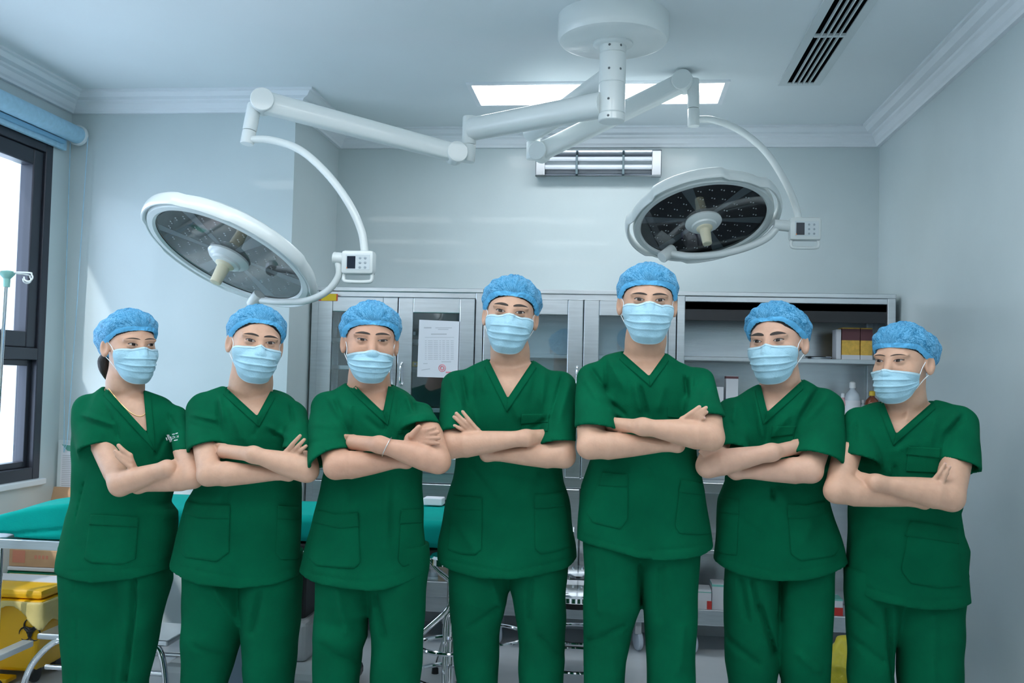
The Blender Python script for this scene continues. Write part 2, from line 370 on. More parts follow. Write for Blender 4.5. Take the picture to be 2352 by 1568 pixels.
# ================================================================== surgical light
M_LAMP = mat('lamp_white_enamel', (0.72, 0.78, 0.78), 0.30, coat=0.25)
M_LAMPJ = mat('lamp_joint_gap', (0.10, 0.12, 0.13), 0.6)
M_CREAM = mat('cream_handle', (0.74, 0.70, 0.52), 0.45)
M_LCD = mat('lcd_screen', (0.012, 0.02, 0.035), 0.15)
M_BTN = mat('button_grey', (0.35, 0.42, 0.47), 0.4)
def V3(px, py, y): return Vector(atY(px, py, y))
CY_ = 3.50
cc = V3(1408, 100, CY_); zc0 = cc.z; cx_ = cc.x
sl_ = empty('surgical_light', (cx_, CY_, HC), 'white two-headed surgical light hung from the ceiling on jointed arms', 'surgical light')
mb = MB(); mb.lathe([(0.0, 0), (0.182, 0.0), (0.198, 0.006), (0.205, 0.018), (0.206, 0.03), (0.206, HC-zc0)], (cx_, CY_, zc0), n=40); mb.build('ceiling_canopy', M_LAMP, sl_, True)
mb = MB(); mb.lathe([(0.0, -0.012), (0.066, -0.012), (0.074, -0.006), (0.074, 0.004)], (cx_, CY_, zc0), n=32); mb.build('column_collar', M_LAMP, sl_, True)
zb = float(atY(1405, 280, CY_)[2])
def seg(z0, z1, r=0.049): mb = MB(); mb.lathe([(r-0.003, z0), (r, z0+0.003), (r, z1-0.003), (r-0.003, z1)], (cx_, CY_, 0), n=36); return mb
za = [float(atY(1405, y, CY_)[2]) for y in (100, 124, 193, 262, 280)]
for i in range(4):
    s_ = seg(za[i+1], za[i]).build('column_sleeve', M_LAMP, sl_, True)
    for (dx, f_) in ((-0.012, 0.3), (0.03, 0.6)):
        mb = MB(); z = za[i+1]+(za[i]-za[i+1])*(0.4 if i else 0.5); yy = CY_-math.sqrt(0.049**2-dx*dx); n = Vector((dx, yy-CY_, 0)).normalized()
        if dx < 0 or i in (0, 1): mb.lathe([(0.0, 0.0012), (0.0035, 0.0012), (0.0048, 0.0)], (cx_+dx, yy, z), n, 10); mb.build('bolt', M_LAMPJ, s_, True)
def arm_h(name, a, b, r0, r1):
    mb = MB(); mb.tube([a, a.lerp(b, 0.5), b], [r0, (r0+r1)/2, r1], 20); return mb.build(name, M_LAMP, sl_, True)
def hub(c, ax, r, h):
    mb = MB(); mb.lathe([(0.0, -h), (r*0.94, -h), (r, -h+0.003), (r, h-0.003), (r*0.94, h), (0.0, h)], c, ax, 28); return mb
def cylz(p0, p1, r):
    mb = MB(); mb.tube([p0, p0.lerp(p1, 0.04), p0.lerp(p1, 0.96), p1], [r*0.93, r, r, r*0.93], 22); return mb
def box_arm(a, b, w0, h0, w1, h1, name):
    """rounded rectangular spring arm from a to b"""
    t = (b-a).normalized(); sd = t.cross(Vector((0, 0, 1))).normalized(); up = sd.cross(t); mb = MB(); Vv = []; Ff = []; n = 20; steps = 6
    for i in range(steps+1):
        k = i/steps; w, h = w0+(w1-w0)*k, h0+(h1-h0)*k; c = a.lerp(b, k)
        for j in range(n):
            q = 2*math.pi*j/n; sx_, sy_ = math.cos(q), math.sin(q); e = 0.45
            Vv.append(c+sd*(math.copysign(abs(sx_)**e, sx_)*w)+up*(math.copysign(abs(sy_)**e, sy_)*h))
    for i in range(steps):
        for j in range(n): Ff.append((i*n+j, i*n+(j+1) % n, (i+1)*n+(j+1) % n, (i+1)*n+j))
    Ff += [tuple(range(n))[::-1], tuple(steps*n+j for j in range(n))]; mb.add(Vv, Ff); return mb.build(name, M_LAMP, sl_, True)
def along(pts, r, name, n=16, parent=None): mb = MB(); mb.tube(catmull(pts, 8), r, n); return mb.build(name, M_LAMP, parent or sl_, True)

def lamp_head(c, nrm, R, rl, parent_name, seed, spin):
    """tilted disc: nrm points out of the lens"""
    nrm = Vector(nrm).normalized(); q = Vector((0, 0, 1)).rotation_difference(nrm).to_matrix() @ Matrix.Rotation(spin, 3, 'Z')
    def L(x, y, z): return c+q @ Vector((x, y, z))
    k = R/0.34
    mb = MB(); n = 72; prof = [(rl, 0.004), (rl*1.03, 0.012), (rl*1.10, 0.012), (rl*1.12, 0.004), (rl*1.125, -0.018), (rl*1.10, -0.045), (rl*1.0, -0.062), (rl*0.6, -0.078), (0.0, -0.082)]
    Vv = []; Ff = []
    for (r, h) in prof:
        for j in range(n): a = 2*math.pi*j/n; Vv.append(L(r*math.cos(a), r*math.sin(a), h))
    for i in range(len(prof)-1):
        for j in range(n): Ff.append((i*n+j, i*n+(j+1) % n, (i+1)*n+(j+1) % n, (i+1)*n+j))
    mb.add(Vv, Ff); body = mb.build('lamp_head', M_LAMP, sl_, True)
    # outer grip ring with four bulging grips
    mb = MB(); n = 128; Vv = []; Ff = []; m = 14
    for j in range(n):
        a = 2*math.pi*j/n; u = (a/(math.pi/2)) % 1.0; lobe = max(0, min(1, (0.5-abs(u-0.5)-0.16)/0.06)); lobe = lobe*lobe*(3-2*lobe)
        r = rl*1.115+(R-rl*1.115-0.010)*(0.36+0.64*lobe)
        for i in range(m):
            b = 2*math.pi*i/m; cs, sn = math.cos(b), math.sin(b); Vv.append(L((r+0.010*cs)*math.cos(a), (r+0.010*cs)*math.sin(a), -0.012+0.026*sn))
    for j in range(n):
        for i in range(m): Ff.append((j*m+i, j*m+(i+1) % m, ((j+1) % n)*m+(i+1) % m, ((j+1) % n)*m+i))
    mb.add(Vv, Ff); mb.build('grip_ring', M_LAMP, body, True)
    mb = MB(); mb.lathe([(0.0, 0.0), (rl*1.005, 0.0)], L(0, 0, -0.006), nrm, 64); mb.build('reflector_plate', mat('dark_lens_plate', (0.018, 0.022, 0.028), 0.25), body)
    for j in range(6):          # pale spokes between the reflector groups
        a = 2*math.pi*(j+0.3)/6; mb = MB(); w0, w1 = 0.010, 0.026
        ca, sa = math.cos(a), math.sin(a)
        mb.add([L(0.07*k*ca-w0*sa, 0.07*k*sa+w0*ca, -0.0045), L(0.07*k*ca+w0*sa, 0.07*k*sa-w0*ca, -0.0045), L(rl*0.99*ca+w1*sa, rl*0.99*sa-w1*ca, -0.0045), L(rl*0.99*ca-w1*sa, rl*0.99*sa+w1*ca, -0.0045)], [(0, 1, 2, 3)])
        mb.build('spoke', mat('spoke_grey', (0.16, 0.19, 0.21), 0.35), body)
    rg = random.Random(seed); mb = MB()
    for j in range(6):
        for (rr, da) in ((0.40, -0.22), (0.40, 0.22), (0.60, -0.30), (0.60, 0.0), (0.60, 0.30), (0.82, -0.33), (0.82, -0.11), (0.82, 0.12), (0.82, 0.33)):
            a = 2*math.pi*(j+0.8)/6+da; x, y = rl*rr*math.cos(a), rl*rr*math.sin(a)
            for s_ in (-1, 1):
                p = L(x+s_*0.0065, y, -0.003); mb.lathe([(0.0034, 0.0), (0.0026, 0.0022), (0.0, 0.003)], p, nrm, 8)
    o = mb.build('led_lenses', mat('led_lens', (0.85, 0.88, 0.9), 0.08, coat=1.0), body); o['kind'] = 'stuff'
    mb = MB(); mb.lathe([(0.0, 0.002), (rl, 0.002)], L(0, 0, 0.0), nrm, 64); mb.build('cover_glass', glass_mat('lamp_glass', (0.95, 0.97, 0.98), 0.16), body)
    mb = MB(); mb.lathe([(0.078*k, 0.002), (0.080*k, 0.010), (0.070*k, 0.022), (0.055*k, 0.026), (0.052*k, 0.034), (0.030*k, 0.040), (0.0, 0.040)], c, nrm, 40); hb_ = mb.build('handle_base', M_LAMP, body, True)
    mb = MB(); mb.lathe([(0.036*k, 0.036), (0.034*k, 0.044), (0.024*k, 0.050), (0.021*k, 0.10), (0.020*k, 0.118), (0.015*k, 0.120), (0.0, 0.118)], c, nrm, 28); mb.build('sterile_handle', M_CREAM, body, True)
    return L

def control_box(px0, py0, px1, py1, y, tx):
    a, b = V3(px0, py0, y), V3(px1, py1, y); x0, x1, z0, z1 = a.x, b.x, b.z, a.z; h = z1-z0; zs = z0+h*0.26; d = 0.028
    mb = MB(); mb.box((x0, y-d, zs), (x1, y+d, z1), 0.012); bo = mb.build('control_box', M_LAMP, sl_, True)
    mb = MB(); w = x1-x0
    mb.tube(catmull([(x0+w*0.08, y-0.005, zs+0.004), (x0+w*0.07, y-0.008, z0+h*0.10), (x0+w*0.2, y-0.01, z0+h*0.03), (x1-w*0.2, y-0.01, z0+h*0.03), (x1-w*0.07, y-0.008, z0+h*0.10), (x1-w*0.08, y-0.005, zs+0.004)], 6), 0.007, 10); mb.build('pull_handle', M_LAMP, bo, True)
    yf = y-d; mb = MB(); mb.box((x0+w*0.16, yf-0.0012, zs+h*0.12), (x1-w*0.10, yf+0.001, z1-h*0.14), 0.003); mb.build('keypad', mat('keypad_white', (0.62, 0.70, 0.73), 0.4), bo)
    mb = MB(); mb.box((x0+w*0.20, yf-0.0025, zs+h*0.16), (x0+w*0.46, yf, z1-h*0.19), 0.001); mb.build('lcd_screen', M_LCD, bo)
    for i in range(2):
        for j in range(3):
            mb = MB(); mb.lathe([(0.0048, 0), (0.0045, 0.002), (0.0, 0.003)], (x0+w*(0.60+0.16*i), yf-0.001, zs+h*(0.20+0.145*j)), (0, -1, 0), 10); mb.build('button', M_BTN, bo, True)
    mb = MB(); mb.box((x0+w*0.19, yf-0.003, zs+h*0.16), (x0+w*0.215, yf, zs+h*0.20)); mb.build('indicator', mat('orange_indicator', (0.8, 0.2, 0.03), 0.4), bo)
    return bo

def cam_dir(rgt, up, toward):
    v = RGT*rgt+UPV*up-FWD*toward; return Vector(v)
# --- left head: arm A
zA = float(atY(1405, 240, CY_)[2]); jA = Vector(atZ(1082, 297, zA)); yA = jA.y
arm_h('horizontal_arm', Vector((cx_-0.03, CY_, zA)), jA+(Vector((cx_, CY_, zA))-jA).normalized()*0.01, 0.048, 0.047)
p0, p1 = V3(1079, 268, yA), V3(1077, 332, yA); cylz(p0, p1, 0.029).build('swivel_joint', M_LAMP, sl_, True)
p2 = V3(1074, 372, yA); cylz(p1-Vector((0, 0, 0.001)), p2, 0.029).build('swivel_joint', M_LAMP, sl_, True)
hA0, hA1 = V3(1047, 352, yA-0.03), V3(602, 234, 3.52)
box_arm(hA0, hA1, 0.030, 0.036, 0.034, 0.042, 'spring_arm')
tA = (hA1-hA0).normalized(); axA = tA.cross(Vector((0, 0, 1))).normalized()
hub(hA0, axA, 0.043, 0.038).build('arm_pivot', M_LAMP, sl_, True); hub(hA1, axA, 0.045, 0.046).build('arm_pivot', M_LAMP, sl_, True)
a, b = V3(585, 240, 3.52), V3(567, 331, 3.50); cylz(a, a.lerp(b, 0.66), 0.027).build('drop_tube', M_LAMP, sl_, True); cylz(a.lerp(b, 0.67), b, 0.026).build('drop_tube', M_LAMP, sl_, True)
YH = 3.40
along([V3(572, 320, 3.50), V3(625, 322, 3.49), V3(690, 345, 3.47), V3(752, 400, 3.45), V3(800, 465, 3.43), V3(830, 530, 3.42), V3(839, 590, 3.41)], 0.0145, 'curved_yoke')
control_box(788, 576, 860, 650, 3.40, 0)
cylz(V3(766, 592, 3.40), V3(800, 595, 3.40), 0.022).build('yoke_joint', M_LAMP, sl_, True)
along([V3(776, 598, 3.40), V3(778, 632, 3.40), V3(752, 668, 3.41), V3(705, 690, 3.43), V3(650, 693, 3.46), V3(600, 690, 3.50)], 0.013, 'gimbal_arm')
th = math.radians(21); n_l = cam_dir(-math.sin(th)*0.92, -math.cos(th)*0.92, 0.39)
cl = V3(527, 588, YH); Ll = lamp_head(cl, n_l, 0.345, 0.287, 'left', 3, 0.35)
cylz(V3(578, 700, 3.52), V3(596, 676, 3.50), 0.024).build('yoke_joint', M_LAMP, sl_, True)
# --- right head: arm B
zB = float(atY(1405, 172, CY_)[2]); jB = Vector(atZ(1222, 305, zB)); yB = jB.y
arm_h('horizontal_arm', Vector((cx_, CY_+0.03, zB)), jB, 0.048, 0.045)
p0, p1 = V3(1226, 296, yB), V3(1225, 326, yB); cylz(p0, p1, 0.031).build('swivel_joint', M_LAMP, sl_, True); p2 = V3(1224, 366, yB); cylz(p1, p2, 0.031).build('swivel_joint', M_LAMP, sl_, True)
hB0, hB1 = V3(1240, 350, yB-0.03), V3(1570, 188, 4.12)
box_arm(hB0, hB1, 0.032, 0.040, 0.034, 0.040, 'spring_arm')
tB = (hB1-hB0).normalized(); axB = tB.cross(Vector((0, 0, 1))).normalized()
hub(hB0, axB, 0.043, 0.040).build('arm_pivot', M_LAMP, sl_, True); hub(hB1, axB, 0.044, 0.046).build('arm_pivot', M_LAMP, sl_, True)
a, b = V3(1592, 182, 4.12), V3(1593, 290, 4.12); cylz(a, a.lerp(b, 0.62), 0.026).build('drop_tube', M_LAMP, sl_, True); cylz(a.lerp(b, 0.63), b, 0.0255).build('drop_tube', M_LAMP, sl_, True)
along([V3(1598, 274, 4.12), V3(1640, 276, 4.13), V3(1700, 300, 4.15), V3(1760, 350, 4.17), V3(1805, 420, 4.19), V3(1828, 475, 4.20), V3(1836, 515, 4.20)], 0.0150, 'curved_yoke')
control_box(1812, 500, 1884, 572, 4.20, 0)
cylz(V3(1778, 516, 4.20), V3(1822, 520, 4.20), 0.024).build('yoke_joint', M_LAMP, sl_, True)
along([V3(1786, 520, 4.20), V3(1762, 546, 4.20), V3(1715, 568, 4.22), V3(1655, 583, 4.25), V3(1590, 588, 4.29), V3(1540, 582, 4.34)], 0.016, 'gimbal_arm')
th = math.radians(-4); n_r = cam_dir(-math.sin(th)*0.89, -math.cos(th)*0.89, 0.45)
cr_ = V3(1615, 507, 4.20); Lr = lamp_head(cr_, n_r, 0.340, 0.272, 'right', 5, 0.1)
cylz(V3(1520, 592, 4.32), V3(1545, 572, 4.36), 0.026).build('yoke_joint', M_LAMP, sl_, True)
# ================================================================== steel cabinets along the back wall
CF = 4.69            # plane of the cabinet fronts
def cx(px, py): return float(atY(px, py, CF)[0])
def cz(px, py): return float(atY(px, py, CF)[2])
M_STEELD = mat('steel_inside', (0.66, 0.70, 0.73), 0.24, metal=0.8, noise=(6, 0.05), stretch=(1, 1, 10), bump=(30, 0.03))
M_RUB = mat('blue_white_caster', (0.62, 0.70, 0.80), 0.4)
def cabinet(x0, x1, zt, label, doors, shelves, zmid=0.81, lower_open=False, wheels=True, back=None):
    e = empty('steel_cabinet', ((x0+x1)/2, CF+0.2, 0), label, 'cabinet', 'steel glass-front cabinets'); p = 0.038; yb = YB-0.012; z0 = 0.15
    def B(name, a, b, m=M_STEEL, bev=0.003, par=e): mb = MB(); mb.box(a, b, bev); return mb.build(name, m, par)
    for x in (x0, x1-p): B('post', (x, CF, z0), (x+p, CF+p, zt)); B('post', (x, yb-p, z0), (x+p, yb, zt))
    B('top_panel', (x0, CF-0.006, zt-0.022), (x1, yb, zt)); B('top_rail', (x0+p, CF, zt-0.05), (x1-p, CF+0.02, zt-0.022))
    B('back_panel', (x0+p, yb-0.012, z0+0.02), (x1-p, yb-0.002, zt-0.02), back or M_STEELD, 0)
    for x in (x0+0.004, x1-0.012): B('side_panel', (x, CF+p, z0+0.02), (x+0.008, yb-p, zt-0.02), M_STEELD, 0)
    B('middle_shelf', (x0+p, CF+0.004, zmid-0.025), (x1-p, yb-p, zmid)); B('middle_rail', (x0+p, CF-0.002, zmid-0.030), (x1-p, CF+0.016, zmid+0.020))
    B('bottom_shelf', (x0+p, CF+0.004, z0+0.03), (x1-p, yb-p, z0+0.05)); B('bottom_rail', (x0+p, CF-0.002, z0), (x1-p, CF+0.02, z0+0.075))
    for z in shelves: B('shelf', (x0+p, CF+0.06, z-0.022), (x1-p, yb-0.014, z))
    B('shelf', (x0+p, CF+0.06, 0.48), (x1-p, yb-0.014, 0.50))
    def door(a, b, za, zb, hs):
        w = 0.075; mb = MB(); y0, y1 = CF-0.020, CF-0.001
        mb.box((a, y0, za), (a+w, y1, zb), 0.004); mb.box((b-w, y0, za), (b, y1, zb), 0.004); mb.box((a+w, y0, za), (b-w, y1, za+w), 0.004); mb.box((a+w, y0, zb-w), (b-w, y1, zb), 0.004)
        d = mb.build('door', M_STEEL, e)
        mb = MB(); mb.box((a+w-0.004, CF-0.012, za+w-0.004), (b-w+0.004, CF-0.007, zb-w+0.004)); mb.build('door_glass', M_GLASS, d)
        if hs:
            hx = b-0.024 if hs > 0 else a+0.024; zc = (za+zb)/2+0.06*(zb-za); mb = MB()
            mb.tube(catmull([(hx, CF-0.018, zc-0.055), (hx, CF-0.042, zc-0.045), (hx, CF-0.045, zc), (hx, CF-0.042, zc+0.045), (hx, CF-0.018, zc+0.055)], 4), 0.006, 10); mb.build('handle', M_CHROME, d, True)
        return d
    for (a, b, hs) in doors:
        door(a, b, zmid+0.022, zt-0.052, hs)
        if not lower_open: door(a, b, z0+0.077, zmid-0.032, hs)
    if wheels:
        for (x, y) in ((x0+0.102, CF+0.06), (x1-0.155, CF+0.06), (x0+0.08, yb-0.07), (x1-0.08, yb-0.07)):
            mb = MB(); mb.box((x-0.016, y-0.035, 0.085), (x+0.016, y+0.035, z0), 0.004); c = mb.build('caster_fork', mat('grey_fork', (0.55, 0.57, 0.6), 0.4), e)
            mb = MB(); mb.lathe([(0.012, -0.013), (0.045, -0.012), (0.050, -0.006), (0.050, 0.006), (0.045, 0.012), (0.012, 0.013)], (x, y, 0.0505), (1, 0.35, 0), 24); mb.build('caster_wheel', M_RUB, c, True)
    return e
ZT = 1.752
ca, cb, cc_, cd_ = cx(716, 690), cx(1112, 690), cx(1556, 690), cx(2058, 690)
mid1 = cx(915, 760); mid2 = cx(1340, 760)
cab1 = cabinet(ca, cb-0.004, ZT, 'steel two-door glass cabinet with a taped sheet, left of the three cabinets', ((ca+0.040, mid1-0.002, 1), (mid1+0.002, cb-0.044, -1)), (cz(830, 775), cz(830, 830)-0.02, 1.15), back=mat('dark_steel_back', (0.10, 0.14, 0.17), 0.3, metal=0.5))
cab2 = cabinet(cb, cc_-0.004, ZT, 'steel two-door glass cabinet in the middle of the three cabinets', ((cb+0.040, mid2-0.002, 1), (mid2+0.002, cc_-0.044, -1)), (cz(1280, 812), 1.12))
cab3 = cabinet(cc_, cd_, ZT, 'steel open-front cabinet with medicine boxes, right of the three cabinets', (), (cz(1650, 818), 1.155), lower_open=True)
mb = MB(); mb.box((cc_+0.04, CF+0.012, ZT-0.085), (cd_-0.04, YB-0.03, ZT-0.052)); mb.build('dark_reflection_block', M_DARK, cab3)  # black block, part of the painted dark reflection at the cabinet top
mb = MB(); mb.box((cc_+0.037, CF+0.012, ZT-0.140), (cd_-0.037, CF+0.020, ZT-0.050), 0.002); mb.build('dark_reflection_band', M_DARK, cab3)  # black strip stands in for a dark reflection inside the cabinet
# paper taped on the right door of the first cabinet
M_PAPER = mat('white_paper', (0.78, 0.80, 0.85), 0.7); M_INK = mat('grey_ink', (0.52, 0.54, 0.58), 0.8); M_RED = mat('red_stamp', (0.85, 0.25, 0.30), 0.7)
yp = CF-0.0225
def pz(px, py): v = atY(px, py, yp); return float(v[0]), float(v[2])
pp = empty('notice_sheet', (pz(1005, 867)[0], yp, pz(1005, 867)[1]), 'white printed sheet with a red stamp taped on the cabinet door', 'paper')
c4 = [pz(963, 734), pz(1055, 738), pz(1051, 868), pz(958, 865)]
mb = MB(); mb.add([(x, yp, z) for x, z in c4]+[(x, yp+0.0006, z) for x, z in c4], [(0, 1, 2, 3), (7, 6, 5, 4)]+[(i, (i+1) % 4, 4+(i+1) % 4, 4+i) for i in range(4)]); sh = mb.build('sheet', M_PAPER, pp)
mb = MB()
def pl(x0, x1, y, t, dy=0.0): a = pz(x0, y); b = pz(x1, y+dy); mb.add([(a[0], yp-0.0005, a[1]), (b[0], yp-0.0005, b[1]), (b[0], yp-0.0005, b[1]-t), (a[0], yp-0.0005, a[1]-t)], [(0, 1, 2, 3)])
pl(974, 991, 751, 0.006); pl(1000, 1038, 752, 0.003); pl(1006, 1030, 755.5, 0.003); pl(990, 1026, 766, 0.005); pl(976, 1043, 774, 0.002)
for i in range(11):
    for (a, b) in ((976, 980), (983, 994), (996, 1006), (1009, 1013), (1016, 1022), (1025, 1032), (1035, 1042)): pl(a, b, 782+i*4.2, 0.0022)
pl(972, 982, 834, 0.003); pl(1014, 1036, 830, 0.003); pl(968, 988, 849, 0.003, -3)
mb.build('printed_lines', M_INK, sh)['kind'] = 'stuff'
sx_, sz_ = pz(1015.5, 845); mb = MB(); ring = [(sx_+0.017*math.cos(a/24*6.283), yp-0.001, sz_+0.017*math.sin(a/24*6.283)) for a in range(24)]; mb.tube(ring, 0.0016, 4, closed=True)
mb.tube([(sx_+0.009*math.cos(a/12*6.283), yp-0.001, sz_+0.009*math.sin(a/12*6.283)) for a in range(12)], 0.0022, 4, closed=True); a_ = pz(1024, 853); b_ = pz(1040, 855); mb.box((a_[0], yp-0.0012, b_[1]-0.003), (b_[0], yp-0.0004, b_[1]+0.003)); mb.build('round_stamp', M_RED, sh)
# yellow sticker on the cabinet top corner
a_, b_ = pz(732, 674), pz(775, 691)
st = empty('warning_sticker', (a_[0], yp, b_[1]), 'yellow sticker with red ends on the cabinet corner', 'sticker')
mb = MB(); mb.box((a_[0], yp-0.0006, b_[1]), (b_[0], yp+0.003, a_[1])); mb.build('red_backing', mat('sticker_red', (0.70, 0.10, 0.03), 0.5), st)
mb = MB(); mb.box((a_[0]+0.014, yp-0.0012, b_[1]+0.001), (b_[0]-0.006, yp-0.0005, a_[1]-0.001)); mb.build('yellow_face', mat('sticker_yellow', (0.85, 0.62, 0.02), 0.5), st)

# ---------------- things in the cabinets
def carton(x0, x1, y0, dy, z0, h, cols, label, band=None, grp=None, name='carton'):
    e = empty(name, ((x0+x1)/2, y0+dy/2, z0), label, 'box', grp); mb = MB(); mb.box((x0, y0, z0), (x1, y0+dy, z0+h), 0.002); mb.build('box_body', cols[0], e)
    for i, (f0, f1, m_) in enumerate(band or ()): mb = MB(); mb.box((x0-0.0006, y0-0.0008, z0+h*f0), (x1+0.0006, y0+dy*0.9, z0+h*f1)); mb.build('printed_band', m_, e)
    return e
MY = mat('ochre_card', (0.82, 0.50, 0.09), 0.6, noise=(60, 0.15)); MM = mat('maroon_card', (0.14, 0.05, 0.06), 0.6); MW = mat('white_card', (0.72, 0.74, 0.78), 0.6); MP = mat('purple_card', (0.28, 0.20, 0.52), 0.6); MRED = mat('red_card', (0.62, 0.05, 0.04), 0.6); MGREEN = mat('mint_card', (0.20, 0.55, 0.48), 0.6); MKRAFT = mat('kraft_cardboard', (0.52, 0.33, 0.19), 0.8, noise=(20, 0.06))
def px_x(px, py, y): return float(atY(px, py, y)[0])
def px_z(px, py, y): return float(atY(px, py, y)[2])
yq = CF+0.10; zs1 = cz(1650, 818)+0.001
for (a, b, l) in ((1934, 1975, 'ochre and maroon carton standing left of its twin on the upper shelf'), (1977, 2004, 'ochre and maroon carton half hidden behind a blue cap, upper shelf')):
    carton(px_x(a, 780, yq), px_x(b, 780, yq), yq, 0.09, zs1, px_z(1950, 752, yq)-zs1, (MY,), l, ((0.0, 0.14, MW), (0.60, 0.96, MM)), 'ochre and maroon cartons')
for (a, b) in ((1921, 1932),): carton(px_x(a, 780, yq), px_x(b, 780, yq), yq, 0.09, zs1, px_z(1925, 756, yq)-zs1, (MW,), 'slim white carton beside the ochre cartons on the upper shelf')
mb = MB(); a = V3(1884, 812, yq); mb.lathe([(0.0, 0), (0.055, 0), (0.065, 0.008), (0.062, 0.012), (0.0, 0.006)], (a.x, yq+0.05, zs1), n=28); tag(mb.build('steel_dish', M_CHROME, None, True), 'shallow steel dish on the upper shelf of the right cabinet', 'dish')
zs2 = 1.156
carton(px_x(1668, 880, yq), px_x(1697, 880, yq), yq, 0.08, zs2, 0.055, (MP,), 'white and purple box under another on the lower shelf', ((0.1, 0.7, MW),), 'white and purple boxes')
carton(px_x(1668, 880, yq), px_x(1696, 880, yq), yq+0.004, 0.075, zs2+0.0565, px_z(1680, 863, yq)-zs2-0.0565, (MW,), 'white and purple box on top of another, with a black tab', ((0.0, 0.16, MP), (0.9, 0.985, MM)), 'white and purple boxes')
carton(px_x(1638, 900, yq), px_x(1662, 900, yq), yq, 0.08, zs2, px_z(1650, 888, yq)-zs2, (MW,), 'small white box on the lower shelf beside the purple boxes', ((0.0, 0.2, MP),))
def bottle(px, y, z0, h, r, m, capm, lab, label):
    x = px_x(px, 900, y); e = empty('bottle', (x, y, z0), label, 'bottle', 'bottles in the right cabinet'); mb = MB()
    mb.lathe([(0.0, 0), (r, 0.0), (r, h*0.55), (r*0.85, h*0.66), (r*0.35, h*0.78), (r*0.33, h*0.84), (0.0, h*0.84)], (x, y, z0), n=24); mb.build('bottle_body', m, e, True)
    mb = MB(); mb.lathe([(r*0.42, h*0.82), (r*0.40, h*0.97), (r*0.2, h), (0.0, h)], (x, y, z0), n=18); mb.build('cap', capm, e, True)
    mb = MB(); mb.lathe([(r*1.012, h*0.10), (r*1.012, h*0.48)], (x, y, z0), n=24); mb.build('label_wrap', lab, e, True)
MCL = mat('clear_plastic', (0.55, 0.62, 0.68), 0.2); MWC = mat('white_cap', (0.8, 0.84, 0.86), 0.4); MAMB = mat('amber_glass', (0.20, 0.06, 0.03), 0.15); MYC = mat('yellow_cap', (0.8, 0.55, 0.05), 0.4)
bottle(1958, yq+0.04, zs2, px_z(1958, 876, yq+0.04)-zs2, 0.036, MCL, MWC, MW, 'clear bottle with a white nozzle on the lower shelf')
bottle(2003, yq+0.04, zs2, 0.135, 0.034, MAMB, MYC, MW, 'brown bottle with a yellow cap on the lower shelf')
bottle(1982, yq+0.06, zs2, 0.09, 0.018, MCL, MWC, MW, 'tiny pale bottle between two larger bottles')
bottle(1936, yq+0.05, zs2, 0.12, 0.022, mat('pink_bottle', (0.7, 0.4, 0.42), 0.3), MWC, MW, 'pinkish bottle left of the clear bottle')
zl = 0.202; yl = CF+0.07
carton(px_x(1590, 1370, yl), px_x(1634, 1370, yl), yl, 0.12, zl, px_z(1620, 1354, yl)-zl, (MW,), 'white and red box on the bottom shelf of the right cabinet', ((0.86, 0.9, MGREEN), (0.02, 0.5, mat('white_red_card', (0.70, 0.70, 0.72), 0.6))), 'boxes on the bottom shelf')
mb = MB(); mb.box((px_x(1624, 1370, yl), yl-0.003, zl), (px_x(1635, 1370, yl), yl, zl+0.05)); tag(mb.build('red_packet', MRED), 'red packet leaning on the white box, bottom shelf', 'packet')
carton(px_x(1634, 1370, yl)+0.005, px_x(1668, 1370, yl), yl+0.02, 0.12, zl, px_z(1650, 1343, yl)-zl, (MW,), 'white box with a mint stripe on the bottom shelf', ((0.90, 0.98, MGREEN),), 'boxes on the bottom shelf')
carton(px_x(1900, 1390, yl), px_x(1936, 1390, yl), yl, 0.12, zl, px_z(1920, 1376, yl)-zl, (MW,), 'white box with a mint top beside a red packet, bottom shelf right', ((0.92, 1.002, MGREEN), (0.1, 0.55, MRED)), 'boxes on the bottom shelf')
carton(px_x(1905, 1340, yl), px_x(1930, 1340, yl), yl+0.14, 0.06, zl, px_z(1918, 1318, yl)-zl, (mat('dark_red_card', (0.28, 0.03, 0.05), 0.6),), 'dark red box standing at the back of the bottom shelf')
carton(px_x(1006, 1320, yl), px_x(1034, 1320, yl), yl, 0.10, zl, px_z(1015, 1303, yl)-zl, (MKRAFT,), 'kraft carton on the bottom shelf of the left cabinet')
bottle2 = px_x(992, 1320, yl)
e = empty('jar', (bottle2, yl+0.05, zl), 'white plastic jar beside the kraft carton', 'jar'); mb = MB(); mb.lathe([(0.0, 0), (0.036, 0), (0.040, 0.01), (0.040, 0.09), (0.03, 0.1), (0.0, 0.1)], (bottle2, yl+0.05, zl), n=24); mb.build('jar_body', MWC, e, True); mb = MB(); mb.lathe([(0.034, 0.098), (0.034, 0.122), (0.0, 0.124)], (bottle2, yl+0.05, zl), n=24); mb.build('lid', MCL, e, True)
